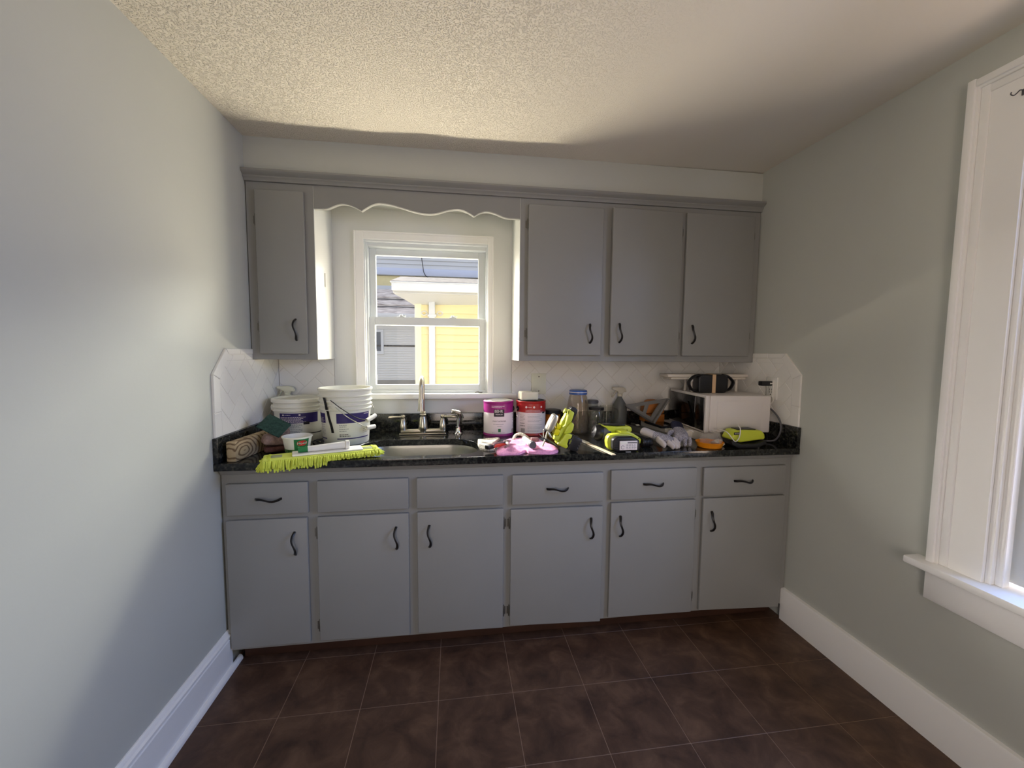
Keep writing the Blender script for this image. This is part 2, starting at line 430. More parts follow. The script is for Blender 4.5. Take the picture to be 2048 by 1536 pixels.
# ------------------------------------------------------------------ back window
w1 = holder('window_1')
def frame_boxes(name, m, x0, x1, z0, z1, wl_, wr, wb, wt, y0, y1, parent, bev=.002):
    bm = bmesh.new()
    add_box(bm, x0, x0 + wl_, y0, y1, z0, z1, bev, 1); add_box(bm, x1 - wr, x1, y0, y1, z0, z1, bev, 1)
    if wb: add_box(bm, x0 + wl_, x1 - wr, y0 + .0004, y1 - .0004, z0, z0 + wb, bev, 1)
    if wt: add_box(bm, x0 + wl_, x1 - wr, y0 + .0004, y1 - .0004, z1 - wt, z1, bev, 1)
    return fin(name, bm, m, parent)
frame_boxes('casing', M['trim'], .424, 1.184, 1.126, 2.020, .044, .026, 0, .036, -.013, .0, w1)
frame_boxes('casing_bead', M['trim'], .416, 1.190, 1.126, 2.028, .009, .009, 0, .009, -.018, .0, w1)
frame_boxes('jamb', M['vinyl'], .462, 1.166, 1.126, 1.988, .012, .012, 0, .014, -.006, .15, w1)
frame_boxes('vinyl_frame', M['vinyl'], .470, 1.160, 1.126, 1.978, .014, .012, .016, .026, .016, .13, w1)
box('stool', M['trim'], .302, 1.325, -.042, -.0005, 1.096, 1.126, .004, w1)
box('sill', M['vinyl'], .470, 1.160, -.0005, .17, 1.096, 1.126, .002, w1)
us = frame_boxes('upper_sash', M['vinyl'], .484, 1.148, 1.535, 1.952, .034, .042, .030, .036, .064, .092, w1)
box('pane', M['glass'], .516, 1.108, .077, .081, 1.563, 1.918, 0, us)
ls = frame_boxes('lower_sash', M['vinyl'], .482, 1.150, 1.140, 1.562, .034, .040, .034, .046, .028, .060, w1)
box('pane', M['glass'], .514, 1.112, .042, .046, 1.172, 1.518, 0, ls)
for x in (.66, .955):
    l = box('sash_lock', M['vinyl'], x - .022, x + .022, .032, .056, 1.5621, 1.567, .002, ls)
    bm = bmesh.new(); add_lathe(bm, [(0, 1.5671), (.011, 1.5671), (.011, 1.574), (.006, 1.578), (0, 1.578)], 16, Matrix.Translation((x, .044, 0)))
    add_box(bm, x, x + .026, .039, .047, 1.570, 1.575, .0015, 1); fin('latch', bm, M['vinyl'], ls)
box('sash_latch', M['vinyl'], .495, .500, .060, .066, 1.63, 1.66, .001, us)
tag(tube('catch_clip', M['steel'], spline([(1.085, -.012, 1.1305), (1.098, -.020, 1.134), (1.110, -.014, 1.1305), (1.126, -.020, 1.131)], 5), .0035), 'tiny bent metal clip lying on the window stool at its right end', 'clip')

# ------------------------------------------------------------------ side window
w2 = holder('window_2')
yA = -1.226
bm = bmesh.new()
def casing_leg(bm, y0, y1, z0, z1):      # far leg, profile across y
    add_box(bm, W - .022, W, y0 - .034, y0, z0, z1, .003, 2)
    add_box(bm, W - .030, W, y0 - .026, y0 - .004, z0, z1, .003, 2)
    add_box(bm, W - .017, W, y0 - .058, y0 - .034, z0, z1, .004, 2)
    add_box(bm, W - .012, W, y1, y0 - .058, z0, z1, .001, 1)
casing_leg(bm, yA, -1.376, .642, 2.255)
add_box(bm, W - .022, W, -2.58, yA - .030, 2.221, 2.255, .003, 2); add_box(bm, W - .030, W, -2.58, yA - .026, 2.229, 2.251, .003, 2)
add_box(bm, W - .017, W, -2.58, yA - .056, 2.197, 2.221, .004, 2); add_box(bm, W - .012, W, -2.58, -1.376, 2.125, 2.197, .001, 1)
add_box(bm, W - .020, W, -2.58, -2.432, .642, 2.2, .003, 2)
fin('casing', bm, M['trim'], w2)
box('stool', M['trim'], W - .062, W + .10, -2.62, -1.182, .615, .642, .006, w2)
box('apron', M['trim'], W - .020, W, -2.58, -1.226, .503, .615, .002, w2)
bm = bmesh.new()
add_box(bm, W - .001, W + .18, -1.392, -1.376, .642, 2.135, .001, 1); add_box(bm, W - .001, W + .18, -2.43, -2.414, .642, 2.135, .001, 1); add_box(bm, W - .001, W + .18, -2.414, -1.392, 2.12, 2.136, .001, 1)
fin('jamb', bm, M['trim'], w2)
bm = bmesh.new()
add_box(bm, W + .012, W + .040, -1.412, -1.392, .642, 2.12, .002, 1); add_box(bm, W + .012, W + .04, -2.414, -2.394, .642, 2.12, .002, 1)
fin('stop_bead', bm, M['trim'], w2)
def sash_x(name, x0, x1, z0, z1, parent):
    bm = bmesh.new()
    add_box(bm, x0, x1, -1.452, -1.393, z0, z1, .002, 1); add_box(bm, x0, x1, -2.413, -2.356, z0, z1, .002, 1)
    add_box(bm, x0 + .0004, x1 - .0004, -2.356, -1.452, z0, z0 + .06, .002, 1); add_box(bm, x0 + .0004, x1 - .0004, -2.356, -1.452, z1 - .045, z1, .002, 1)
    s = fin(name, bm, M['vinyl'], parent)
    box('pane', M['glass'], (x0 + x1) / 2 - .002, (x0 + x1) / 2 + .002, -2.356, -1.452, z0 + .06, z1 - .045, 0, s)
sash_x('lower_sash', W + .050, W + .082, .655, 1.42, w2)
sash_x('upper_sash', W + .088, W + .120, 1.375, 2.12, w2)
box('sill', M['trim'], W + .10, W + .22, -2.44, -1.37, .600, .640, .003, w2)
hk = thing('curtain_hook', 'small dark metal curtain hook screwed to the head of the side window casing', 'hook', (W - .0125, -1.362, 2.150))
box('hook_plate', M['greyp'], -.003, 0, -.004, .004, -.009, .009, .001, hk)
tube('hook_wire', M['greyp'], spline([(-.003, 0, .005), (-.012, .002, .005), (-.017, .005, -.002), (-.022, .009, -.007), (-.028, .012, -.003), (-.027, .012, .003)], 5), .0015, hk)

# ------------------------------------------------------------------ tiled backsplash (herringbone, 3x6 inch tiles)
def clip(poly, region):
    out = poly
    n = len(region)
    for i in range(n):
        a, b = region[i], region[(i + 1) % n]; inp = out; out = []
        if not inp: return []
        side = lambda p: (b[0] - a[0]) * (p[1] - a[1]) - (b[1] - a[1]) * (p[0] - a[0])
        for j in range(len(inp)):
            p, q = inp[j], inp[(j + 1) % len(inp)]; sp, sq = side(p), side(q)
            if sp >= 0: out.append(p)
            if (sp >= 0) != (sq >= 0):
                t = sp / (sp - sq); out.append((p[0] + (q[0] - p[0]) * t, p[1] + (q[1] - p[1]) * t))
    r = []
    for p in out:
        if not r or (p[0] - r[-1][0]) ** 2 + (p[1] - r[-1][1]) ** 2 > 1e-7: r.append(p)
    if len(r) > 1 and (r[0][0] - r[-1][0]) ** 2 + (r[0][1] - r[-1][1]) ** 2 < 1e-7: r.pop()
    return r
def parea(p): return abs(sum(p[i][0] * p[(i + 1) % len(p)][1] - p[(i + 1) % len(p)][0] * p[i][1] for i in range(len(p)))) / 2
def tile_piece(poly, to3, parent, th=.008, e=.0012):
    bm = bmesh.new(); cx = sum(p[0] for p in poly) / len(poly); cy = sum(p[1] for p in poly) / len(poly)
    def ins(p, d):
        v = Vector((cx - p[0], cy - p[1])); L = v.length; v = v * min(.5, d / max(L, 1e-6)); return (p[0] + v.x, p[1] + v.y)
    o = to3(cx, cy, 0)
    tl = random.uniform(-.0005, .0005); tm = random.uniform(-.0005, .0005)
    def P(p, h):
        q = to3(p[0], p[1], h + (tl * (p[0] - cx) + tm * (p[1] - cy)) * 2.5 if h > .004 else h); return (q[0] - o[0], q[1] - o[1], q[2] - o[2])
    r0 = [bm.verts.new(P(p, .001)) for p in poly]; r1 = [bm.verts.new(P(p, th - e)) for p in poly]; r2 = [bm.verts.new(P(ins(p, e * 1.5), th)) for p in poly]
    n = len(poly)
    for a, b in ((r0, r1), (r1, r2)):
        for k in range(n): bm.faces.new((a[k], a[(k + 1) % n], b[(k + 1) % n], b[k]))
    bm.faces.new(r2)
    return fin('tile', bm, M['tile'], parent, o, smooth=None)
def herring(region, anchor, to3, parent, w=.0757, gap=.0022):
    s = math.sqrt(.5); u0 = (anchor[0] + anchor[1]) * s; v0 = (anchor[1] - anchor[0]) * s
    for x in range(-30, 30):
        for y in range(-30, 30):
            m_ = (x - y) % 4
            if m_ == 0: r = (x, y, x + 2, y + 1)
            elif m_ == 3: r = (x, y, x + 1, y + 2)
            else: continue
            g = gap / 2
            q = [(r[0] * w + g, r[1] * w + g), (r[2] * w - g, r[1] * w + g), (r[2] * w - g, r[3] * w - g), (r[0] * w + g, r[3] * w - g)]
            q = [((a + u0 - b - v0) * s, (a + u0 + b + v0) * s) for a, b in q]
            c = clip(q, region)
            if len(c) >= 3 and parea(c) > 6e-5: tile_piece(c, to3, parent)
ZS = 1.0105
def backing(name, pts, to3):
    bm = bmesh.new(); a = [bm.verts.new(to3(p[0], p[1], .0)) for p in pts]; b = [bm.verts.new(to3(p[0], p[1], .0065)) for p in pts]; n = len(pts)
    bm.faces.new(b); bm.faces.new(a[::-1])
    for k in range(n): bm.faces.new((a[k], a[(k + 1) % n], b[(k + 1) % n], b[k]))
    return struct(fin(name, bm, M['grout'], smooth=None))
ccw = lambda p: p if sum(p[i][0] * p[(i + 1) % len(p)][1] - p[(i + 1) % len(p)][0] * p[i][1] for i in range(len(p))) > 0 else p[::-1]
t_back = lambda a, b, h: (a, -h - .0005, b)
t_left = lambda a, b, h: (h + .0005, a, b)
t_right = lambda a, b, h: (W - h - .0005, a, b)
reg = ccw([(1.302, ZS), (W - .009, ZS), (W - .009, 1.3215), (1.302, 1.3215)])
p = backing('trim_2', reg, t_back); herring(reg, (1.975, 1.166), t_back, p)
reg = ccw([(.009, ZS), (.298, ZS), (.298, 1.3215), (.009, 1.3215)])
p = backing('trim_3', reg, t_back); herring(reg, (.140, 1.166), t_back, p)
def side_splash(name, t3, anchor):
    outer = ccw([(-.009, ZS), (-.634, ZS), (-.632, 1.268), (-.530, 1.372), (-.2955, 1.372), (-.2955, 1.3215), (-.009, 1.3215)])
    p = backing(name, outer, t3)
    inner1 = ccw([(-.009, ZS), (-.584, ZS), (-.582, 1.245), (-.528, 1.3215), (-.009, 1.3215)])
    inner2 = ccw([(-.2965, 1.3215), (-.528, 1.3215), (-.505, 1.3465), (-.2965, 1.3465)])
    herring(inner1, anchor, t3, p); herring(inner2, anchor, t3, p)
    g = .0013
    strips = [[(-.634, ZS), (-.586, ZS), (-.5855, 1.109), (-.6335, 1.109)], [(-.6335, 1.109 + 2 * g), (-.5855, 1.109 + 2 * g), (-.584, 1.2445), (-.632, 1.267)],
              [(-.632, 1.269), (-.584, 1.247), (-.5075, 1.348), (-.5295, 1.3715)], [(-.5275, 1.3715), (-.5055, 1.349), (-.412, 1.349), (-.412, 1.3715)], [(-.409, 1.3715), (-.409, 1.349), (-.2965, 1.349), (-.2965, 1.3715)]]
    for q in strips: tile_piece(ccw(q), t3, p, .0095)
    return p
side_splash('trim_4', t_left, (-.476, 1.123)); side_splash('trim_5', t_right, (-.43, 1.12))

# ------------------------------------------------------------------ cabinets
def pull(parent, x, y, z, vertical=True, flip=1, L=.100):
    """black S-shaped bow pull; local u along its length, standing off the door towards -y"""
    pts, rs = [], []
    for k in range(15):
        t = k / 14; u = (t - .5) * L
        out = .026 * math.sin(PI * min(1, max(0, t))) ** .55 if 0 < t < 1 else 0
        lat = flip * .0065 * math.sin(2 * PI * t)
        pts.append((x + lat, y - out, z + u) if vertical else (x + u, y - out, z + lat * .8))
        q = abs(t - .5) * 2; rs.append((.0028 + .0010 * q, .0042 + .0022 * q))
    return tube('handle', M['black'], pts, rs, parent, 8, flat=(0, 1, 0) if not vertical else (0, 1, 0))
def hinge(parent, x, y, z, s):
    bm = bmesh.new(); add_lathe(bm, [(0, -.027), (.0026, -.027), (.0035, -.024), (.0035, .024), (.0026, .027), (0, .027)], 10, Matrix.Translation((x, y, z)))
    add_box(bm, min(x, x + s * .010), max(x, x + s * .010), y + .0030, y + .0046, z - .018, z + .018, .0004, 1)
    return fin('hinge', bm, M['steel'], parent)
def door(name, parent, x0, x1, z0, z1, yf, th=.0175, hx=None, hz=None, hs=None, zs=(), swing=0.0, zb=None):
    """slab front; hs: -1 hinges left, +1 right; swing opens it about the hinge edge"""
    px = x0 if hs == -1 else x1
    bm = bmesh.new(); add_box(bm, x0 - px, x1 - px, -th, 0, z0, z1, .0035, 3)
    if zb is not None:
        for v in bm.verts:
            if v.co.z < (z0 + z1) / 2: v.co.z += (zb[0] + (zb[1] - zb[0]) * ((v.co.x + px - x0) / (x1 - x0))) - z0
    d = fin(name, bm, M['cab'], parent, (px, yf, 0), smooth=50)
    d.rotation_euler = (0, 0, swing)
    if hx is not None:
        if hz is None: pull(d, hx - px, -th, (z0 + z1) / 2, False)
        else: pull(d, hx - px, -th, hz, True)
    for z in zs: hinge(d, -hs * -.0035 if hs == 1 else -.0035, -.006, z, hs)
    return d
# base run
bc = thing('base_cabinet', 'long grey painted base cabinet with six doors under the black counter', 'cabinet')
bm = bmesh.new()
add_box(bm, .004, W - .004, -.600, -.580, .080, .874, .001, 1)
add_box(bm, .004, .022, -.580, -.004, .080, .874); add_box(bm, W - .022, W - .004, -.580, -.004, .080, .874); add_box(bm, .022, W - .022, -.580, -.004, .080, .096)
fin('face_frame', bm, M['cab'], bc)
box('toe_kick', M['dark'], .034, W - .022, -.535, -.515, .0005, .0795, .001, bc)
bm = bmesh.new(); add_prism(bm, [(-.600, .8745), (-.618, .8745), (-.618, .868), (-.612, .862), (-.608, .853), (-.603, .850), (-.600, .850)], .005, W - .005)
for v in bm.verts: v.co = (v.co.y, v.co.x, v.co.z)
fin('moulding', bm, M['cab'], bc)
YF = -.6003
drs = [(.026, .3465, .678, .813, .192), (.383, .763, .676, .8145, None), (.798, 1.182, .675, .813, None), (1.222, 1.655, .672, .811, 1.434), (1.692, 2.127, .675, .818, 1.903), (2.163, 2.605, .674, .8165, 2.374)]
for i, (x0, x1, z0, z1, hx) in enumerate(drs):
    door('drawer' if hx else 'false_front', bc, x0, x1, z0, z1, YF, hx=hx)
dl = [(.021, .3405, .097, .657, .290, -1, (), 0, (.098, .098)), (.380, .7625, .097, .6565, .709, -1, (.585, .165), 0, (.100, .092)), (.799, 1.184, .09, .658, .852, 1, (.585, .165), 0, (.097, .089)),
      (1.2165, 1.653, .09, .651, 1.596, -1, (.585, .165), math.radians(-.9), (.095, .084)), (1.695, 2.1255, .09, .6605, 1.742, 1, (.585, .165), 0, (.094, .088)), (2.1665, 2.609, .08, .6625, 2.212, 1, (), 0, (.092, .074))]
for x0, x1, z0, z1, hx, hs, zs, sw, zb in dl:
    door('door', bc, x0, x1, z0, z1, YF, hx=hx, hz=.5475, hs=hs, zs=zs, swing=sw, zb=zb)
# uppers
YU = -.2943
ul = thing('wall_cabinet', 'narrow grey wall cabinet with one door left of the back window', 'cabinet')
bm = bmesh.new()
add_box(bm, .004, .300, -.294, -.276, 1.3225, 2.149, .001, 1); add_box(bm, .004, .300, -.276, -.002, 1.3225, 1.340, .0005, 1); add_box(bm, .282, .300, -.276, -.002, 1.340, 2.149, .0005, 1); add_box(bm, .004, .02, -.276, -.002, 1.34, 2.149)
fin('carcass', bm, M['cab'], ul)
# its window side is painted white like the wall
box('side_panel', M['wall_light'], .3001, .3022, -.2925, -.001, 1.3225, 2.1485, .0003, ul)
door('door', ul, .047, .262, 1.350, 2.111, YU, hx=.2115, hz=1.466, hs=-1, zs=(1.975, 1.478))
ur = thing('wall_cabinet', 'wide grey wall cabinet with three doors right of the back window', 'cabinet')
bm = bmesh.new()
add_box(bm, 1.300, W - .004, -.294, -.276, 1.3225, 2.149, .001, 1); add_box(bm, 1.300, W - .004, -.276, -.002, 1.3225, 1.340, .0005, 1); add_box(bm, 1.300, 1.318, -.276, -.002, 1.340, 2.149, .0005, 1); add_box(bm, W - .022, W - .004, -.276, -.002, 1.34, 2.149)
fin('carcass', bm, M['cab'], ur)
box('side_panel', M['wall_light'], 1.2978, 1.2999, -.2925, -.001, 1.3225, 2.1485, .0003, ur)
door('door', ur, 1.339, 1.737, 1.354, 2.117, YU, hx=1.6745, hz=1.4685, hs=-1, zs=(2.02, 1.465))
door('door', ur, 1.781, 2.179, 1.356, 2.121, YU, hx=1.8315, hz=1.4735, hs=1, zs=(2.02, 1.465), swing=math.radians(2.2))
door('door', ur, 2.2015, 2.604, 1.355, 2.120, YU, hx=2.254, hz=1.472, hs=1, zs=(2.02, 1.47), swing=math.radians(.6))
# valance
def cosi(a, b, t): return a + (b - a) * (1 - math.cos(PI * t)) / 2
key = [(.3025, 2.040, 's'), (.345, 2.040, 's'), (.440, 2.069, 's'), (.523, 2.0405, 'c'), (.612, 2.081, 's'), (.838, 2.0425, 's'), (.982, 2.0735, 's'), (1.063, 2.0445, 'c'), (1.128, 2.0705, 's'), (1.245, 2.0435, 's'), (1.2975, 2.044, 's')]
ed = []
for (x0, z0, a), (x1, z1, b) in zip(key, key[1:]):
    for k in range(10):
        t = k / 10
        if a == 'c': z = z0 + (z1 - z0) * math.sin(PI / 2 * t)
        elif b == 'c': z = z0 + (z1 - z0) * (1 - math.cos(PI / 2 * t))
        else: z = cosi(z0, z1, t)
        ed.append((x0 + (x1 - x0) * t, z))
ed.append(key[-1][:2])
va = thing('valance', 'grey scalloped wooden valance spanning above the back window', 'valance')
me = plate_mesh('board', [ed + [(1.2975, 2.149), (.3025, 2.149)]], .019, .0)
me.transform(Matrix.Translation((0, -.275, 0)) @ Matrix.Rotation(PI / 2, 4, 'X')); link('board', me, M['cab'], va)
bm = bmesh.new()
e2 = [(x, -.2945, z + .0035) for x, z in ed]; add_tube(bm, e2, .0022, 6)
fin('edge_bead', bm, M['cab'], va)
mg = tag(box('door_sensor', M['white'], .3023, .3085, -.155, -.146, 1.695, 1.765, .002), 'small white plastic sensor strip stuck on the white side of the narrow wall cabinet', 'sensor')

# ------------------------------------------------------------------ countertop, sink, faucet
ZC = .908
def rounded(pts, n=8):
    """pts: (x, y, r)"""
    out = []
    N = len(pts)
    for i in range(N):
        p = Vector(pts[i][:2]); r = pts[i][2]; a = (Vector(pts[i - 1][:2]) - p).normalized(); b = (Vector(pts[(i + 1) % N][:2]) - p).normalized()
        if r <= 0: out.append(tuple(p)); continue
        ang = a.angle(b); d = r / math.tan(ang / 2); c = p + (a + b).normalized() * (r / math.sin(ang / 2)); s = p + a * d; e = p + b * d
        a0 = math.atan2(s.y - c.y, s.x - c.x); a1 = math.atan2(e.y - c.y, e.x - c.x); da = (a1 - a0 + PI) % (2 * PI) - PI
        for k in range(n + 1): t = a0 + da * k / n; out.append((c.x + r * math.cos(t), c.y + r * math.sin(t)))
    return out
hole = rounded([(.500, -.592, .09), (1.076, -.592, .095), (1.076, -.252, .15), (.500, -.252, .15)], 10)
ct = thing('countertop', 'polished black granite countertop with raised splash lip on three sides', 'countertop')
me = plate_mesh('slab', [[(.001, -.645), (W - .001, -.645), (W - .001, -.001), (.001, -.001)], hole], .032, .002)
me.transform(Matrix.Translation((0, 0, ZC - .032))); link('slab', me, M['granite'], ct, smooth=40)
box('back_splash', M['granite'], .021, W - .021, -.0205, -.001, ZC + .0002, 1.010, .0015, ct)
box('side_splash', M['granite'], .001, .0205, -.645, -.001, ZC + .0002, 1.010, .0015, ct)
box('side_splash', M['granite'], W - .0205, W - .001, -.645, -.001, ZC + .0002, 1.010, .0015, ct)
sk = thing('kitchen_sink', 'stainless undermount sink basin sunk in the black counter', 'sink')
bm = bmesh.new(); cx, cy = .788, -.422
rings = []
for s, z in ((1.05, .8755), (1.008, .8755), (.985, .86), (.97, .72), (.93, .700), (.80, .694), (.2, .690)):
    rings.append([bm.verts.new((cx + (x - cx) * s, cy + (y - cy) * s, z)) for x, y in hole])
for a, b in zip(rings, rings[1:]):
    n = len(a)
    for k in range(n): bm.faces.new((a[k], a[(k + 1) % n], b[(k + 1) % n], b[k]))
bm.faces.new(rings[-1])
fin('basin', bm, M['stainless'], sk, smooth=50)
lathe('drain', M['chrome'], [(.042, .6945), (.045, .6962), (.038, .697), (.03, .692), (0, .692)], sk, 24, Matrix.Translation((cx, cy, 0)))

fa = thing('faucet', 'brushed nickel gooseneck kitchen faucet with two lever handles behind the sink', 'faucet', (.790, -.108, ZC))
bm = bmesh.new()
add_box(bm, -.128, .128, -.024, .024, .0005, .008, .003, 2); add_box(bm, -.125, .125, -.017, .017, .008, .030, .010, 3)
fin('base', bm, M['nickel'], fa, smooth=50)
lathe('column', M['nickel'], [(0, .010), (.024, .010), (.024, .024), (.0275, .030), (.027, .045), (.021, .085), (.016, .100), (.019, .106), (.019, .111), (.0155, .115), (.0165, .122), (.0125, .127), (0, .128)], fa, 24)
sp = [(0, 0, .12), (0, 0, .20), (0, 0, .255)] + [(0, -.055 + .055 * math.cos(a), .262 + .055 * math.sin(a)) for a in [PI * k / 10 for k in range(1, 10)]] + [(0, -.110, .25), (0, -.113, .205)]
tube('spout', M['nickel'], spline(sp, 3), .0115, fa, 14)
lathe('spray_head', M['nickel'], [(0, .208), (.013, .208), (.0145, .200), (.0155, .17), (.019, .150), (.019, .146), (0, .146)], fa, 20, Matrix.Translation((0, -.1135, 0)))
for s in (-1, 1):
    h = lathe('handle', M['nickel'], [(0, .022), (.020, .022), (.020, .030), (.0215, .036), (.019, .055), (.012, .084), (.0095, .088), (.012, .094), (.012, .102), (.007, .108), (0, .109)], fa, 20, Matrix.Translation((s * .108, 0, 0)))
    tube('lever', M['nickel'], [(s * .108, 0, .097), (s * .128, -.006, .097), (s * .150, -.011, .097), (s * .176, -.016, .097), (s * .184, -.017, .097)], [.0055, .006, .0075, .0085, .006], h, 12)
sy = thing('sink_sprayer', 'chrome side sprayer on its base right of the faucet', 'sprayer', (.984, -.118, ZC))
lathe('base', M['chrome'], [(0, .0005), (.026, .0005), (.026, .004), (.018, .010), (.015, .020), (.0145, .040), (0, .04)], sy, 20)
tube('wand', M['chrome'], [(0, 0, .035), (.001, -.002, .07), (.004, -.004, .10), (.002, -.010, .116)], [.011, .0105, .0115, .012], sy, 14)
tube('nozzle', M['chrome'], [(.010, -.002, .118), (-.012, -.006, .123), (-.032, -.010, .126), (-.038, -.011, .126)], [.011, .0125, .0135, .012], sy, 14)
tube('trigger', M['chrome'], [(.010, -.004, .120), (.020, 0, .100), (.024, .002, .070)], [(.003, .006), (.003, .006), (.002, .005)], sy, 8)

# ------------------------------------------------------------------ electrical
op = thing('blank_plate', 'ivory blank wall plate with two screws on the back tiles', 'wall plate', (1.465, -.0088, 1.180))
box('plate', M['plate'], -.044, .044, -.007, 0, -.062, .062, .003, op)
for z in (-.043, .043): lathe('screw', M['inkd'], [(0, 0), (.0035, 0), (.003, .0012), (0, .0015)], op, 10, Matrix.Translation((0, -.007, z)) @ Matrix.Rotation(PI / 2, 4, 'X'))
ou = thing('wall_outlet', 'white duplex outlet on the right tile splash', 'outlet', (W - .0105, -.458, 1.188))
box('plate', M['white'], -.006, 0, -.038, .038, -.060, .060, .0025, ou)
rc = box('receptacle', M['white'], -.010, -.006, -.017, .017, -.044, .044, .003, ou)
bm = bmesh.new()
for z in (-.006, -.020):
    for y in (-.007, .007): add_box(bm, -.0106, -.0099, y - .0012, y + .0012, z - .005, z + .005)
add_box(bm, -.0106, -.0099, -.003, .003, -.036, -.030)
fin('slots', bm, M['inkd'], rc)
pa = thing('plug_adapter', 'black plug adapter sticking out of the right wall outlet', 'plug', (W - .0210, -.456, 1.214))
box('body', M['blackp'], -.062, -.0005, -.015, .015, -.0125, .0125, .004, pa)
box('port', M['white'], -.016, -.0008, -.0162, -.0148, -.003, .004, .0005, pa)
tag(tube('charging_cord', M['white'], spline([(2.632, -.47, 1.145), (2.62, -.490, 1.125), (2.618, -.48, 1.11), (2.612, -.46, 1.09), (2.606, -.45, 1.05)], 6), .0022), 'thin white cord drooping from the right wall outlet behind the microwave', 'cord')
tag(tube('power_cable', M['greyp'], spline([(2.60, -.44, 1.10), (2.612, -.50, 1.075), (2.618, -.545, 1.03), (2.617, -.555, .975), (2.61, -.53, .925), (2.575, -.500, .9145)], 6), .0045), 'thick grey power cable looping down to the counter at the right wall', 'cable')
tag(tube('power_cable', M['blackp'], spline([(2.630, -.425, 1.10), (2.620, -.415, 1.06), (2.612, -.44, 1.0), (2.612, -.47, .945), (2.600, -.49, .9145)], 6), .0035), 'thin black power cable behind the microwave at the right wall', 'cable')

# ------------------------------------------------------------------ outside the window
GZ = -.75
gm = mat('concrete_drive', srgb(150, 146, 138), .9, var=.08, vscale=2)
struct(box('ground', gm, -30, 30, .17, 40, GZ - .1, GZ, 0))
struct(box('eave', M['trim'], -4, 7, .165, .84, 2.305, 2.46, .004))
Y1 = mat('yellow_siding', srgb(226, 211, 162), .6, var=.03, vscale=4)
Y2 = mat('yellow_corner_trim', srgb(238, 228, 190), .6)
XW = mat('exterior_white', srgb(204, 204, 205), .5)
RF = mat('asphalt_shingle', srgb(52, 49, 47), .95, col2=srgb(104, 100, 94), vscale=14, detail=8)
RR = mat('weathered_roof', srgb(140, 130, 126), .95, col2=srgb(206, 198, 192), vscale=5, detail=8, stretch=(.6, 1, 6))
GS = mat('grey_siding', srgb(206, 204, 200), .7)
yh = thing('yellow_house', 'yellow clapboard house with a white gutter and downspout just outside the back window', 'house', (0, 3.75, GZ))
def clap(name, m, x0, x1, z0, ex, n, y, parent, th=.030):
    bm = bmesh.new()
    A = [bm.verts.new(p) for p in ((x0, y - th, 0), (x0, y - .004, ex + .012), (x0, y, ex + .012), (x0, y, 0))]
    B = [bm.verts.new((x1, v.co.y, v.co.z)) for v in A]
    for k in range(4): bm.faces.new((A[k], A[(k + 1) % 4], B[(k + 1) % 4], B[k]))
    bm.faces.new(A); bm.faces.new(B[::-1])
    o = fin(name, bm, m, parent, (0, 0, z0), None)
    for k in range(1, n):
        c = o.copy(); C.objects.link(c); c.location = (0, 0, z0 + k * ex)
clap('clapboard', Y1, .49, 6.5, .10, .1030, 26, 0, yh)
box('wall_core', Y1, .405, 6.5, .001, .2, 0, 2.82, 0, yh)
box('foundation', gm, .41, 6.5, -.01, .0005, 0, .10, 0, yh)
box('corner_board', Y2, .400, .492, -.030, .0, .0, 2.815, .003, yh)
box('frieze_board', XW, .400, 6.5, -.034, .0, 2.820, 2.90, .003, yh)
bm = bmesh.new()          # boxed eave with gutter; its left end rakes back to the corner
add_box(bm, .15, 6.5, -.52, -.40, 2.915, 3.03, .012, 2)
add_box(bm, .13, 6.5, -.535, -.39, 3.022, 3.036, .004, 1)
fin('gutter', bm, XW, yh)
bm = bmesh.new()
pr = [(.15, -.40, 2.90), (.15, -.40, 3.03), (.41, .05, 2.78), (.41, .05, 3.03), (6.5, -.40, 2.90), (6.5, .05, 2.90), (6.5, -.4, 3.03), (6.5, .05, 3.03)]
v = [bm.verts.new(p) for p in pr]
for f in ((0, 1, 3, 2), (0, 4, 6, 1), (0, 2, 5, 4), (1, 6, 7, 3), (4, 5, 7, 6), (2, 3, 7, 5)): bm.faces.new([v[i] for i in f])
fin('boxed_eave', bm, XW, yh, smooth=None)
bm = bmesh.new(); v = [bm.verts.new(p) for p in ((.12, -.42, 3.03), (6.5, -.42, 3.03), (6.5, 1.8, 3.475), (-.02, 1.8, 3.475), (.12, -.42, 3.06), (6.5, -.42, 3.06), (6.5, 1.8, 3.505), (-.02, 1.8, 3.505))]
for f in ((0, 1, 2, 3), (4, 7, 6, 5), (0, 4, 5, 1), (1, 5, 6, 2), (2, 6, 7, 3), (3, 7, 4, 0)): bm.faces.new([v[i] for i in f])
fin('roof', bm, RF, yh, smooth=None)
ds = box('downspout', XW, .602, .692, -.105, -.036, .15, 2.93, .012, yh)
for zz in (.55, 2.62): box('strap', XW, .585, .709, -.108, -.034, zz, zz + .03, .003, ds)
for x0, s in ((.70, 1), (.594, -1)):
    tube('scroll_bracket', GS, spline([(x0 + s * .01, -.05, 2.66), (x0 + s * .05, -.06, 2.70), (x0 + s * .10, -.06, 2.675), (x0 + s * .06, -.05, 2.64), (x0 + s * .015, -.05, 2.665)], 5), .008, yh, 6)

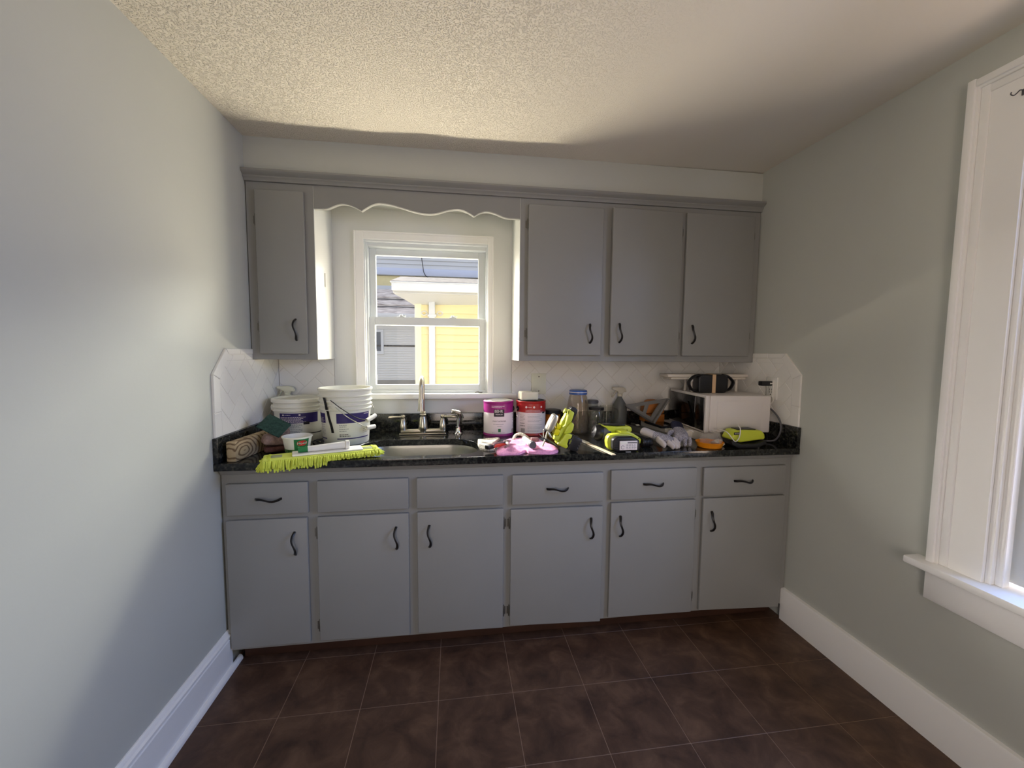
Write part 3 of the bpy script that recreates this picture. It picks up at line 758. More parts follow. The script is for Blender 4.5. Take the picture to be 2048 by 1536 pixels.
gh = thing('grey_house', 'grey sided house with a mottled low roof further off left of the yellow house', 'house', (0, 14, GZ))
bm = bmesh.new()
for k in range(36):
    z = .05 + k * .094; A = [bm.verts.new(p) for p in ((-9, -.02, z), (-9, -.003, z + .1), (6, -.003, z + .1), (6, -.02, z))]; bm.faces.new(A)
    B = [bm.verts.new(p) for p in ((-9, 0, z), (-9, -.02, z), (6, -.02, z), (6, 0, z))]; bm.faces.new(B)
add_box(bm, -9, 6, .001, .3, 0, 3.5)
o = fin('siding', bm, GS, gh, smooth=None); o['kind'] = 'stuff'
box('foundation', gm, -9, 6, -.06, .0, 0, 1.0, 0, gh)
box('water_table', XW, -9, 6, -.05, .01, .82, 1.0, .005, gh)
box('trim_band', RF, -9, 6, -.035, .005, 2.30, 2.36, .003, gh)
wf = frame_boxes('window', XW, -2.62, -1.72, 2.00, 2.95, .10, .10, .12, .10, -.06, .0, gh)
box('pane', mat('dark_glass', srgb(110, 112, 116), .1), -2.52, -1.82, -.02, -.01, 2.12, 2.85, 0, wf)
bm = bmesh.new()
for a, b in (((-.45, 3.46), (.35, 3.80)), ((.25, 3.86), (.9, 4.16)), ((.8, 4.22), (1.7, 4.66))):
    add_prism(bm, [(a[0], a[1]), (b[0], b[1]), (b[0], b[1] + .06), (a[0], a[1] + .08)], -9, 6)
for v in bm.verts: v.co = (v.co.y, v.co.x, v.co.z)
fin('roof', bm, RR, gh, smooth=None)
bm = bmesh.new()
add_box(bm, -9, 6, -.52, -.40, 3.38, 3.52, .02, 2); fin('gutter', bm, XW, gh)

wh = thing('white_house', 'large white sided house with a deep pale eave at the top of the window view', 'house', (0, 18, GZ))
bm = bmesh.new()
for k in range(16):
    z = 6.05 + k * .2; bm.faces.new([bm.verts.new(p) for p in ((-14, -.04, z), (14, -.04, z), (14, -.005, z + .2), (-14, -.005, z + .2))])
    bm.faces.new([bm.verts.new(p) for p in ((-14, .0, z), (14, 0, z), (14, -.04, z), (-14, -.04, z))])
add_box(bm, -14, 14, .001, 4, 0, 9)
o = fin('siding', bm, XW, wh, smooth=None); o['kind'] = 'stuff'
box('gutter', mat('pale_blue_trim', srgb(196, 202, 222), .4), -14, 14, -.16, 0, 5.70, 6.04, .03, wh)
box('yellow_band', Y1, -14, 14, -.02, .0, 5.20, 5.68, .004, wh)
box('fascia', XW, -14, 14, -.24, 0, 4.70, 5.19, .02, wh)
tube('cable', M['black'], spline([(-.56, -.05, 7.4), (-.55, -.20, 6.9), (-.54, -.24, 6.51), (-.497, -.25, 6.165), (-.431, -.25, 5.82), (-.225, -.25, 5.62), (.4, -.24, 5.60), (3, -.2, 5.66)], 6), .018, wh)

# ------------------------------------------------------------------ things on the counter, left side
Z0 = ZC + .0004
lb = tag(box('lumber_offcut', M['wood'], -.019, .019, 0, .33, 0, .083, .004), 'short pine board offcut on edge against the left granite lip', 'lumber')
lb.location = (.058, -.625, Z0); lb.rotation_euler = (0, 0, math.radians(-7))

def bucket(b, r0, r1, h, ribs, parent, wall=.004, rimh=.012):
    cone = (r1 - r0) / h
    P = [(0, .004), (r0 - .012, .004), (r0 - .010, 0), (r0 - .002, 0), (r0, .004)]
    for z in ribs:
        r = r0 + cone * z; P += [(r, z - .006), (r + .0065, z - .003), (r + .0065, z + .001), (r, z + .004)]
    P += [(r1, h - rimh), (r1 + .005, h - rimh + .002), (r1 + .005, h - .002), (r1 + .002, h), (r1 - wall + .001, h), (r1 - wall, h - .004)]
    P += [(r0 + cone * .008 - wall, .010), (0, .010)]
    return lathe('shell', b, P, parent, 56, smooth=40), cone
# bucket with lid
b1 = thing('joint_compound_bucket', 'white lidded plastic bucket with a navy label band in the left corner', 'bucket', (.163, -.166, Z0))
R0, R1, HB = .112, .1185, .212
sh, cn = bucket(M['bucket'], R0, R1, HB, (.160, .178), b1)
lathe('lid', M['bucket'], [(0, HB - .004), (R1 - .010, HB - .004), (R1 - .008, HB + .004), (R1 + .004, HB + .006), (R1 + .0075, HB + .003), (R1 + .0078, HB - .012), (R1 + .006, HB - .0135), (R1 + .0055, HB - .002)], b1, 56, smooth=40, close=False)
lathe('spout_hole', M['inkd'], [(0, 0), (.009, 0), (.009, .002), (.006, .003), (0, .003)], b1, 14, Matrix.Translation((.02, -.055, HB - .0038)))
D = math.radians
band('label_band', M['navy'], R0 + .0008, D(-118), D(-25), .098, .148, b1, cn, 24)
band('label_band', M['navy'], R0 + .0008, D(-158), D(-146), .085, .148, b1, cn, 6)
band('label_stripe', M['inkd'], R0 + .0008, D(-60), D(-10), .040, .0445, b1, cn, 12)
small_print('small_print', M['paper'], R0 + .0012, D(-115), D(-52), (.126, .120, .114, .108, .102), .003, b1, cn, 3)
small_print('small_print', M['ink'], R0 + .0008, D(-102), D(-62), (.090, .085, .080, .075, .066, .058, .050), .0022, b1, cn, 4)
band('label_patch', M['inkd'], R0 + .0014, D(-62), D(-48), .090, .104, b1, cn, 6)
for a in (-110, -72): band('label_mark', M['paper'], R0 + .0014, D(a), D(a + 4), .136, .143, b1, cn, 3)
small_print('small_print', M['paper'], R0 + .0012, D(-104), D(-88), (.138,), .003, b1, cn, 9)
ear = D(-150); ex, ey = math.cos(ear), math.sin(ear)
lathe('handle_ear', M['bucket'], [(0, 0), (.016, 0), (.016, .008), (.010, .011), (0, .011)], b1, 18, Matrix.Translation((.116 * ex, .116 * ey, .172)) @ Matrix.Rotation(ear, 4, 'Z') @ Matrix.Rotation(PI / 2, 4, 'Y'))
tube('bail_wire', M['steel'], spline([(.125 * ex, .125 * ey, .170), (.1245 * ex - .004, .1245 * ey - .004, .15), (-.122, -.072, .11), (-.119, -.07, .07), (-.110, -.085, .04)], 6), .0021, b1, 8)
# open bucket(s)
b2 = thing('joint_compound_bucket', 'taller open white plastic bucket with black tape strip and wire bail', 'bucket', (.420, -.262, Z0))
R0, R1, HB = .108, .124, .276
sh, cn = bucket(M['bucket'], R0, R1, HB, (.176, .196, .216, .240), b2)
band('label_band', M['navy'], R0 + .0008, D(-98), D(-12), .110, .158, b2, cn, 24)
band('label_band', M['navy'], R0 + .0008, D(-170), D(-129), .110, .158, b2, cn, 12)
band('label_stripe', M['navy'], R0 + .0008, D(-98), D(-12), .032, .037, b2, cn, 24)
band('label_stripe', M['navy'], R0 + .0008, D(-165), D(-128), .032, .037, b2, cn, 12)
small_print('small_print', M['ink'], R0 + .0009, D(-92), D(-70), (.100, .092, .081, .071), .0028, b2, cn, 5)
small_print('small_print', M['inkd'], R0 + .0009, D(-92), D(-64), (.053, .045), .0035, b2, cn, 6)
small_print('small_print', M['ink'], R0 + .0009, D(-150), D(-130), (.100, .09, .078, .07, .064, .058, .052), .0016, b2, cn, 7)
small_print('small_print', M['ink'], R0 + .0009, D(-34), D(-14), (.072, .064, .056), .0024, b2, cn, 8)
small_print('small_print', M['paper'], R0 + .0012, D(-154), D(-132), (.134, .128, .122, .116), .002, b2, cn, 10)
small_print('small_print', M['paper'], R0 + .0012, D(-32), D(-14), (.150,), .003, b2, cn, 12)
bm = bmesh.new()
for k in range(10):
    t = k / 9; z = .232 - t * .155; a = D(-124 + 17 * t); w = .10
    if k: pass
rows = []
for k in range(13):
    t = k / 12; z = .236 - t * .172; a = D(-124.5 + 15.5 * t + 1.0 * math.sin(9 * t)); r = R0 + cn * z + (.0078 if .17 < z < .245 else .0016)
    rows.append([bm.verts.new((r * math.cos(a + s * .062), r * math.sin(a + s * .062), z)) for s in (-1, 1)])
for a, b in zip(rows, rows[1:]): bm.faces.new((a[0], a[1], b[1], b[0]))
fin('tape_strip', bm, M['blackp'], b2)
ear = D(-100)
lathe('handle_ear', M['bucket'], [(0, 0), (.017, 0), (.017, .007), (.010, .010), (0, .010)], b2, 18, Matrix.Translation((.119 * math.cos(ear), .119 * math.sin(ear), .190)) @ Matrix.Rotation(ear, 4, 'Z') @ Matrix.Rotation(PI / 2, 4, 'Y'))
def bail(pts, g0, g1, m):
    w = tube('bail_wire', m, spline(pts, 7), .0021, b2, 8)
    tube('grip', M['white'], [g0, tuple((g0[i] + g1[i]) / 2 for i in range(3)), g1], [.0105, .0115, .0105], w, 12)
bail([(-.036, -.130, .224), (.02, -.150, .185), (.08, -.128, .140), (.120, -.080, .120)], (.118, -.085, .118), (.150, -.035, .137), M['inkd'])
bail([(-.014, -.134, .193), (.04, -.150, .150), (.09, -.130, .112), (.135, -.085, .075)], (.118, -.100, .085), (.150, -.060, .085), M['silver'])
tube('bail_wire', M['steel'], spline([(.122, .01, .19), (.136, -.005, .168), (.138, -.03, .145)], 5), .002, b2, 8)
# spray bottle behind
def sprayer_bottle(name, label, x, y, rz, bodym, headm, h, r):
    t = thing(name, label, 'spray bottle', (x, y, Z0), rz)
    lathe('bottle', bodym, [(0, .002), (r - .004, 0), (r, .005), (r, h * .52), (r * .92, h * .60), (r * .55, h * .70), (r * .36, h * .76), (.013, h * .79), (.013, h * .83), (0, h * .83)], t, 24)
    lathe('collar', headm, [(0, h * .80), (.0155, h * .80), (.0155, h * .855), (.012, h * .87), (0, h * .87)], t, 18)
    z = h * .86
    prism('trigger_head', headm, [(-.050, z + .026), (-.052, z + .034), (-.046, z + .040), (.012, z + .041), (.030, z + .034), (.038, z + .018), (.036, z + .010), (.022, z + .012), (.014, z), (-.013, z), (-.016, z + .014), (-.034, z + .022)], -.012, .012, .004, t)
    tube('trigger', headm, spline([(-.020, 0, z + .018), (-.030, 0, z + .006), (-.038, 0, z - .006), (-.049, 0, z - .020)], 4), (.0035, .008), t, 8, flat=(1, 0, 0))
    return t
sprayer_bottle('spray_bottle', 'white spray bottle trigger showing behind the lidded bucket', .064, -.050, 0.0, M['white'], mat('cream_plastic', srgb(222, 220, 196), .45), .262, .024)

# grout sponges, scouring pad, tub, scrap
SP = mat('brown_sponge', srgb(146, 122, 112), .95, var=.22, vscale=60, bump=.9, bscale=180)
def sponge(label, loc, rot, sx, sy, sz, seed):
    bm = bmesh.new(); add_box(bm, -sx / 2, sx / 2, -sy / 2, sy / 2, -sz / 2, sz / 2, .014, 3)
    bmesh.ops.subdivide_edges(bm, edges=bm.edges[:], cuts=2, use_grid_fill=True)
    for v in bm.verts: v.co += v.co.normalized() * noise.noise(v.co * 34 + Vector((seed, 0, 0))) * .0045
    o = fin('sponge', bm, SP, smooth=70); o.location = loc; o.rotation_euler = rot
    return tag(o, label, 'sponge', 'sponges by the lumber')
sponge('pale brown sponge standing at the back of the pile behind the dairy tub', (.149, -.367, .9545), (0, 0, D(25)), .076, .050, .088, 3)
sponge('brown sponge on top in front, tilted, its corner towards the lumber', (.162, -.455, .9655), (0, D(8), D(34)), .104, .064, .046, 9)
dk = sponge('dark red brown sponge at the bottom of the pile', (.164, -.460, Z0 + .0160), (0, 0, D(28)), .098, .056, .026, 14)
dk.data.materials[0] = mat('dark_sponge', srgb(92, 58, 50), .95, var=.2, vscale=60, bump=.9, bscale=180)
bm = bmesh.new(); add_box(bm, -.054, .054, -.0035, .0035, -.043, .043, .002, 2)
bmesh.ops.subdivide_edges(bm, edges=bm.edges[:], cuts=3, use_grid_fill=True)
for v in bm.verts: v.co.y += .004 * math.sin(v.co.x * 40) + noise.noise(v.co * 60) * .0012
sp_ = fin('scouring_pad', bm, mat('green_scourer', srgb(38, 66, 58), .95, var=.3, vscale=90, bump=1.0, bscale=300), smooth=60)
sp_.location = (.163, -.470, 1.030); sp_.rotation_euler = Matrix.Rotation(D(-38), 3, 'X').to_euler()
sp_.rotation_euler = (Matrix.Rotation(D(20), 3, 'Z') @ Matrix.Rotation(D(-48), 3, 'X') @ Matrix.Rotation(D(36), 3, 'Y')).to_euler()
tag(sp_, 'dark green scouring pad draped over the brown sponges', 'scouring pad')

tb = thing('cottage_cheese_tub', 'empty white dairy tub with a green label and red oval standing before the buckets', 'tub', (.266, -.489, Z0), 0)
TR0, TR1, TH = .047, .059, .079; tc = (TR1 - TR0) / (TH - .007)
lathe('cup', M['white'], [(0, .002), (TR0 - .004, .002), (TR0 - .003, 0), (TR0, .001), (TR1, TH - .006), (TR1 + .0035, TH - .005), (TR1 + .0035, TH), (TR1 - .001, TH), (TR0 - .002, .004), (0, .004)], tb, 120)
GRN = mat('green_print', srgb(30, 112, 62), .45); RED = mat('red_print', srgb(206, 40, 42), .45); GR2 = mat('herb_print', srgb(38, 84, 36), .5, col2=srgb(120, 150, 90), vscale=70)
band('label', GRN, TR0 + .0006, D(-84), D(-20), .003, TH - .008, tb, tc, 40)
band('label_print', GR2, TR0 + .0006, D(-150), D(-84), .003, .026, tb, tc, 40)
bm = bmesh.new()
for rx, rz, dr, mm in ((.0205, .0118, .0011, 0),):
    ctr = D(-51); z = .053
    rim = [bm.verts.new(((TR0 + tc * (z + rz * math.sin(a)) + dr) * math.cos(ctr + rx * math.cos(a) / .053), (TR0 + tc * (z + rz * math.sin(a)) + dr) * math.sin(ctr + rx * math.cos(a) / .053), z + rz * math.sin(a))) for a in [2 * PI * k / 28 for k in range(28)]]
    cv = bm.verts.new(((TR0 + tc * z + dr) * math.cos(ctr), (TR0 + tc * z + dr) * math.sin(ctr), z))
    for k in range(28): bm.faces.new((rim[k], rim[(k + 1) % 28], cv))
fin('label_oval', bm, RED, tb)
text_on_cyl('label_text', 'Hood', .0150, TR0 + .0018, D(-51), .053, M['white'], tb, tc)
text_on_cyl('label_text', 'Cottage', .0105, TR0 + .0014, D(-50), .0345, M['white'], tb, tc)
text_on_cyl('label_text', 'Cheese', .0105, TR0 + .0014, D(-49), .0240, M['white'], tb, tc)
bm = bmesh.new(); bmesh.ops.create_icosphere(bm, subdivisions=3, radius=.026)
for v in bm.verts:
    v.co *= 1 + .45 * noise.noise(v.co * 55); v.co.z = max(-.018, v.co.z * .8)
o = fin('crumpled_wrapper', bm, mat('black_film', srgb(18, 18, 20), .15), smooth=20); o.location = (.325, -.385, Z0 + .019)
tag(o, 'small crumpled glossy black wrapper on the counter between tub and tall bucket', 'wrapper')

# mop pad
mp = thing('dust_mop_head', 'lime green chenille mop head lying along the front counter edge', 'mop head', (.410, -.596, Z0), D(20))
LM = mat('lime_chenille', srgb(204, 216, 84), .95, bump=.5, bscale=400); LF = mat('lime_fabric', srgb(206, 218, 96), .9, bump=.3, bscale=300)
box('pad', LF, -.225, .225, -.052, .052, .006, .027, .007, mp, 3)
box('plate', M['white'], -.120, .155, -.040, .040, .0272, .0335, .003, mp)
tube('socket', M['white'], [(-.062, .0, .046), (.085, .0, .050)], [.0120, .0155], mp, 16)
tube('socket_tip', mat('green_plastic', srgb(38, 120, 66), .45), [(-.098, -.002, .0455), (-.062, 0, .046)], [.0112, .0122], mp, 16)
lathe('socket_ring', M['white'], [(.0135, 0), (.0195, .002), (.0195, .016), (.0135, .018)], mp, 20, Matrix.Translation((.085, 0, .050)) @ Matrix.Rotation(PI / 2, 4, 'Y'), close=True)
for s in (-1, 1):
    box('printed_patch', mat('grey_patch', srgb(150, 158, 120), .8), s * .178 - .022, s * .178 + .022, -.022, .022, .0272, .0282, .0004, mp)
bm = bmesh.new(); rn = random.Random(4)
RZ = Matrix.Rotation(D(20), 3, 'Z')
def finger(px, py, dx, dy, L, z, r=.0037):
    tip = RZ @ Vector((px + dx * L, py + dy * L, 0))
    over = -.596 + tip.y < -.6475 - r
    mid = RZ @ Vector((px + dx * L * .5, py + dy * L * .5, 0)); mo = -.596 + mid.y < -.6475 - r
    zt = (z - .026 * rn.uniform(.7, 1.1) if mo else r + .001) if over else max(r + .0006, z - .009)
    add_tube(bm, [(px, py, z), (px + dx * L * .5, py + dy * L * .5, max(r + .001, z - .002)), (px + dx * L * .93, py + dy * L * .93, zt), (px + dx * L, py + dy * L, zt + .0005)], [r * .8, r * 1.15, r, r * .5], 6)
for side in (-1, 1):
    n = 60
    for row in range(3):
        for k in range(n):
            finger(-.222 + .444 * (k + .33 * row) / n, side * (.044 + .003 * row), rn.uniform(-.3, .15), side, rn.uniform(.024, .034) - row * .003, (.0075, .014, .020)[row])
for s in (-1, 1):
    for row in range(4):
        for k in range(13):
            a = (k / 12 - .5) * 2.6 + rn.uniform(-.08, .08); a = a if s == 1 else PI - a
            finger(s * (.208 - .004 * row), math.sin(a) * .040, math.cos(a), math.sin(a) * .7, rn.uniform(.032, .046) - row * .004, (.0075, .014, .021, .027)[row])
o = fin('fringe', bm, LM, mp, smooth=60); o['kind'] = 'stuff'

# ------------------------------------------------------------------ middle and right of the counter
def paint_can(label, x, y, topcol, cap, rz, side):
    t = thing('paint_can', label, 'paint can', (x, y, Z0), rz, 'paint cans beside the window')
    R, Hc = .083, .190
    base = mat('can_base', topcol, .35)
    lathe('body', base, [(0, .004), (R - .004, .004), (R - .003, 0), (R + .001, 0), (R + .0012, .005), (R - .0005, .008), (R - .0005, Hc - .010), (R + .0015, Hc - .007), (R + .0015, Hc - .002), (R, Hc), (R - .005, Hc), (R - .006, Hc - .004)], t, 48)
    lathe('lid', M['silver'] if not cap else M['blackp'], [(R - .003, Hc - .001), (R - .007, Hc + .0015), (R - .012, Hc - .003), (R - .018, Hc - .003), (R - .022, Hc + .001), (R - .030, Hc - .001), (0, Hc - .001)], t, 48)
    band('label', M['paper'], R + .0004, D(-179), D(0), .013, .128, t, 0, 44)
    band('label', base, R + .0006, D(-179), D(0), .128, .176, t, 0, 44)
    return t, R
PU = srgb(150, 36, 120); RE = srgb(166, 34, 34)
c1, R = paint_can('paint can with magenta band and bright metal lid left of the red can', 1.209, -.140, PU, False, 0, 0)
bm = bmesh.new(); band_bm(bm, R + .0012, D(-113), D(-74), .109, .148, 0, 12); fin('logo_panel', bm, M['inkd'], c1)
text_on_cyl('logo_text', 'BEHR', .021, R + .0018, D(-95), .1375, M['white'], c1, 0, .92)
text_on_cyl('logo_text', 'PREMIUM', .0095, R + .0018, D(-93.5), .1205, M['paper'], c1, 0)
text_on_cyl('label_text', 'PAINT & PRIMER', .0105, R + .0012, D(-92), .083, M['inkd'], c1, 0)
small_print('small_print', M['ink'], R + .001, D(-115), D(-60), (.066,), .003, c1, 0, 2); small_print('small_print', M['ink'], R + .001, D(-100), D(-80), (.055,), .0026, c1, 0, 3)
small_print('small_print', M['paper'], R + .001, D(-122), D(-70), (.164, .157), .0028, c1, 0, 4)
small_print('small_print', M['ink'], R + .001, D(-32), D(-20), (.118, .110, .102, .094, .084, .066, .058, .050), .0026, c1, 0, 5)
band('eco_mark', GRN, R + .001, D(-97), D(-87), .024, .042, c1, 0, 4)
small_print('small_print', M['ink'], R + .001, D(-120), D(-66), (.018,), .0015, c1, 0, 8)
bm = bmesh.new()
for k in range(7): band_bm(bm, R + .001, D(-35 + k * 2), D(-34.1 + k * 2), .016, .036, 0, 2)
fin('barcode', bm, M['inkd'], c1)
def ear_wire(t, ang, wire):
    e = lathe('handle_ear', M['blackp'], [(0, 0), (.0135, 0), (.0135, .004), (.007, .008), (0, .008)], t, 18, Matrix.Translation((.082 * math.cos(ang), .082 * math.sin(ang), .146)) @ Matrix.Rotation(ang, 4, 'Z') @ Matrix.Rotation(PI / 2, 4, 'Y'))
    tube('bail_wire', M['silver'], spline(wire, 6), .0016, t, 8)
ear_wire(c1, D(-14), [(.0875, -.020, .148), (.093, -.030, .140), (.096, -.045, .122), (.0955, -.050, .108)])
c2, R = paint_can('red paint can with black lid and a folded paper wad on top', 1.394, -.140, RE, True, 0, 0)
for i, a in enumerate((-118, -88, -57)):
    lathe('label_mark', M['paper'], [(0, 0), (.006, 0), (.006, .0008), (0, .001)], c2, 10, Matrix.Translation(((R + .0004) * math.cos(D(a)), (R + .0004) * math.sin(D(a)), .158)) @ Matrix.Rotation(D(a), 4, 'Z') @ Matrix.Rotation(PI / 2, 4, 'Y'))
small_print('small_print', M['paper'], R + .001, D(-112), D(-96), (.157,), .003, c2, 0, 3); small_print('small_print', M['paper'], R + .001, D(-120), D(-40), (.141, .136, .132), .0014, c2, 0, 5)
small_print('small_print', M['ink'], R + .001, D(-112), D(-50), (.116, .108, .101, .093, .084, .078, .060, .052, .045, .038, .030, .024), .0016, c2, 0, 6)
small_print('small_print', M['inkd'], R + .001, D(-146), D(-122), (.066, .052), .0034, c2, 0, 7); small_print('small_print', M['ink'], R + .001, D(-146), D(-122), (.112, .104, .096, .088, .080), .0022, c2, 0, 8)
band('label_panel', M['inkd'], R + .0011, D(-52), D(-36), .122, .131, c2, 0, 6)
bm = bmesh.new()
for k in range(8): band_bm(bm, R + .001, D(-140 + k * 2.2), D(-139 + k * 2.2), .016, .040, 0, 2)
fin('barcode', bm, M['inkd'], c2)
ear_wire(c2, D(-160), [(-.0835, -.0345, .147), (-.089, -.040, .138), (-.0895, -.052, .115), (-.084, -.055, .104)])
bm = bmesh.new(); add_box(bm, -.052, .052, -.035, .035, 0, .046, .007, 2); bmesh.ops.subdivide_edges(bm, edges=bm.edges[:], cuts=3, use_grid_fill=True)
for v in bm.verts:
    v.co += Vector((noise.noise(v.co * 30), noise.noise(v.co * 30 + Vector((5, 0, 0))), noise.noise(v.co * 30 + Vector((9, 0, 0))) * (1 if v.co.z > .01 else 0))) * .005; v.co.z = max(0, v.co.z)
o = fin('paper_wad', bm, mat('paper_towel', srgb(232, 228, 206), .95), smooth=40); o.location = (1.380, -.140, Z0 + .1920); o.rotation_euler = (0, 0, D(6))
tag(o, 'cream folded paper towel wad sitting on the black lid of the red paint can', 'paper towel')

am = thing('amber_jar', 'squat amber jar with a wide black lid right of the red paint can', 'jar', (1.534, -.092, Z0))
lathe('body', mat('amber_plastic', srgb(196, 122, 36), .35, col2=srgb(160, 96, 30), vscale=30), [(0, .002), (.040, 0), (.044, .004), (.0445, .098), (.042, .103), (0, .103)], am, 36)
lathe('lid', M['blackp'], [(0, .1032), (.0475, .1032), (.048, .106), (.048, .124), (.0455, .127), (0, .1265)], am, 36)
lathe('base_band', M['yellow'], [(.0448, .004), (.0455, .006), (.0455, .020), (.0448, .022)], am, 36)

CG = glass_mat('clear_glass', (.95, .95, .93), .10, 0, .04, (.5, .5, .45)); BG = glass_mat('smoky_glass', (.95, .92, .87), .10, 0, .10, (.50, .42, .32))
def jar(label, x, y, h, r, neck, glass, lidm, liq=None):
    t = thing('glass_jar', label, 'jar', (x, y, Z0), 0, 'glass jars on the counter')
    w = .0028
    lathe('glass', glass, [(0, .003), (r - .010, .0), (r - .003, .004), (r, .014), (r, h * .62), (r * .97, h * .70), (neck + .004, h * .85), (neck, h * .88), (neck, h * .955), (neck - w, h * .955), (neck - w, h * .88), (neck + .001, h * .845), (r * .97 - w, h * .69), (r - w, h * .61), (r - w, .016), (r - .012, .007), (0, .007)], t, 40)
    lathe('lid', lidm, [(0, h * .957), (neck + .0015, h * .957), (neck + .0015, h * .90), (neck + .004, h * .898), (neck + .0045, h * .97), (neck + .002, h * .995), (neck - .004, h), (0, h * .997)], t, 40)
    if liq: lathe('contents', liq, [(0, .0075), (r - .0125, .0075), (r - w - .0006, .0165), (r - w - .0006, h * .60), (r * .97 - w - .001, h * .68), (0, h * .685)], t, 36)
    return t
BL = mat('blue_lid', srgb(58, 92, 160), .35)
j1 = jar('tall smoky glass jar with a blue screw lid', 1.667, -.150, .247, .061, .047, BG, BL)
lathe('lid_print', M['paper'], [(.0518, .2335), (.0521, .2345), (.0521, .2365), (.0518, .2375)], j1, 40)
jar('smaller clear jar with a black lid standing right of the blue lidded jar', 1.770, -.175, .150, .047, .039, CG, M['blackp'])
jar('clear jar with a grey metal lid half hidden behind the other two', 1.778, -.068, .178, .040, .036, CG, M['greyp'])
mg = thing('clear_mug', 'clear plastic pitcher with a loop handle before the grey spray bottle', 'pitcher', (1.852, -.125, Z0))
lathe('cup', CG, [(0, .003), (.036, 0), (.038, .004), (.043, .150), (.041, .150), (.036, .006), (0, .006)], mg, 36)
tube('handle', CG, spline([(.040, -.006, .135), (.060, -.010, .128), (.066, -.011, .100), (.058, -.010, .072), (.0385, -.006, .068)], 6), (.003, .006), mg, 8)
sprayer_bottle('spray_bottle', 'dark grey spray bottle with a beige trigger against the tiles', 1.945, -.088, 0, mat('grey_bottle', srgb(96, 98, 96), .45), mat('beige_trigger', srgb(196, 188, 170), .45), .252, .044)

# cream rag, pink rag and the small tools on them
def cloth(name, m, outline, z, amp, seed, thick=.004, hang=None):
    """cloth lying flat: outline in x, y; height from folds"""
    b = bmesh.new(); n = 46; xs = [p[0] for p in outline]; ys = [p[1] for p in outline]
    x0, x1, y0, y1 = min(xs), max(xs), min(ys), max(ys)
    def inside(x, y):
        c = False; j = len(outline) - 1
        for i in range(len(outline)):
            if (outline[i][1] > y) != (outline[j][1] > y) and x < (outline[j][0] - outline[i][0]) * (y - outline[i][1]) / (outline[j][1] - outline[i][1]) + outline[i][0]: c = not c
            j = i
        return c
    c = Vector((sum(xs) / len(xs), sum(ys) / len(ys))); rings = []
    per = [Vector(p) for p in spline([(p[0], p[1], 0) for p in outline + outline[:1]], 6)][:-1]
    for s in (1.0, .985, .93, .85, .74, .62, .5, .38, .26, .14):
        ring = []
        for p in per:
            x, y = c.x + (p.x - c.x) * s, c.y + (p.y - c.y) * s
            h = max(0, .5 + noise.noise(Vector((x * 11, y * 15, seed))) + .5 * noise.noise(Vector((x * 30, y * 30, seed + 4)))) * amp * min(1, (1 - s) * 5 + .35)
            ring.append(b.verts.new((x, y, z + thick * (0 if s == 1.0 else 1) + (h if s < 1 else 0))))
        rings.append(ring)
    for a, d in zip(rings, rings[1:]):
        for k in range(len(a)): b.faces.new((a[k], a[(k + 1) % len(a)], d[(k + 1) % len(a)], d[k]))
    b.faces.new(rings[-1]); b.faces.new(rings[0][::-1])
    bmesh.ops.triangulate(b, faces=[f for f in b.faces if len(f.verts) > 4])
    return fin(name, b, m, smooth=70)
tag(cloth('cream_rag', M['cream'], [(1.084, -.305), (1.078, -.40), (1.079, -.475), (1.087, -.518), (1.111, -.540), (1.150, -.538), (1.150, -.46), (1.165, -.39), (1.20, -.30), (1.14, -.297)], Z0, .010, 3, .006), 'cream speckled scrub cloth by the sink under the pink rag edge', 'cloth')
tag(cloth('pink_rag', M['pink'], [(1.168, -.50), (1.154, -.57), (1.152, -.612), (1.163, -.634), (1.205, -.632), (1.249, -.632), (1.285, -.598), (1.300, -.618), (1.35, -.634), (1.400, -.637), (1.438, -.600), (1.447, -.53), (1.420, -.43), (1.392, -.33), (1.34, -.30), (1.28, -.302), (1.215, -.36), (1.185, -.44)], Z0 + .0002, .013, 8, .006), 'pink terry rag spread on the counter front under pliers and tools', 'rag')
uk = thing('utility_knife', 'red handled scraper knife with a black end lying across cream and pink rags', 'knife', (1.150, -.535, Z0 + .022), D(38))
box('grip', M['blackp'], -.052, -.014, -.013, .013, -.009, .009, .003, uk)
prism('handle', mat('red_plastic', srgb(214, 72, 48), .4), [(-.0138, -.008), (.060, -.006), (.072, 0), (.060, .006), (-.0138, .008)], -.012, .012, .003, uk)
def ring_pts(cx, cy, rx, ry, z, a0, a1, n=14, rot=0): 
    o = []
    for k in range(n + 1):
        a = a0 + (a1 - a0) * k / n; x, y = rx * math.cos(a), ry * math.sin(a); o.append((cx + x * math.cos(rot) - y * math.sin(rot), cy + x * math.sin(rot) + y * math.cos(rot), z))
    return o
pl = thing('pliers', 'pliers with dull mauve grips lying open on the pink rag', 'pliers', (1.205, -.500, Z0 + .026), D(62))
PG = mat('mauve_grip', srgb(140, 110, 112), .55)
for s in (-1, 1):
    tube('grip', PG, spline([(-.082, s * .030, 0), (-.055, s * .034, .002), (-.025, s * .022, .003), (-.004, s * .006, .003)], 5), [(.0055, .0075)] * 16, pl, 8)
prism('jaw', M['steel'], [(-.010, -.006), (.012, -.007), (.052, -.003), (.056, .002), (.012, .010), (-.010, .008)], -.011, .011, .003, pl, mtx=Matrix.Translation((0, 0, .001)))
fl_ = thing('flashlight', 'small ribbed grey flashlight with a wide lens end lying on the pink rag', 'flashlight', (1.312, -.520, Z0 + .034), 0)
fm = Matrix.Rotation(D(-84), 4, 'Z') @ Matrix.Rotation(PI / 2, 4, 'Y')
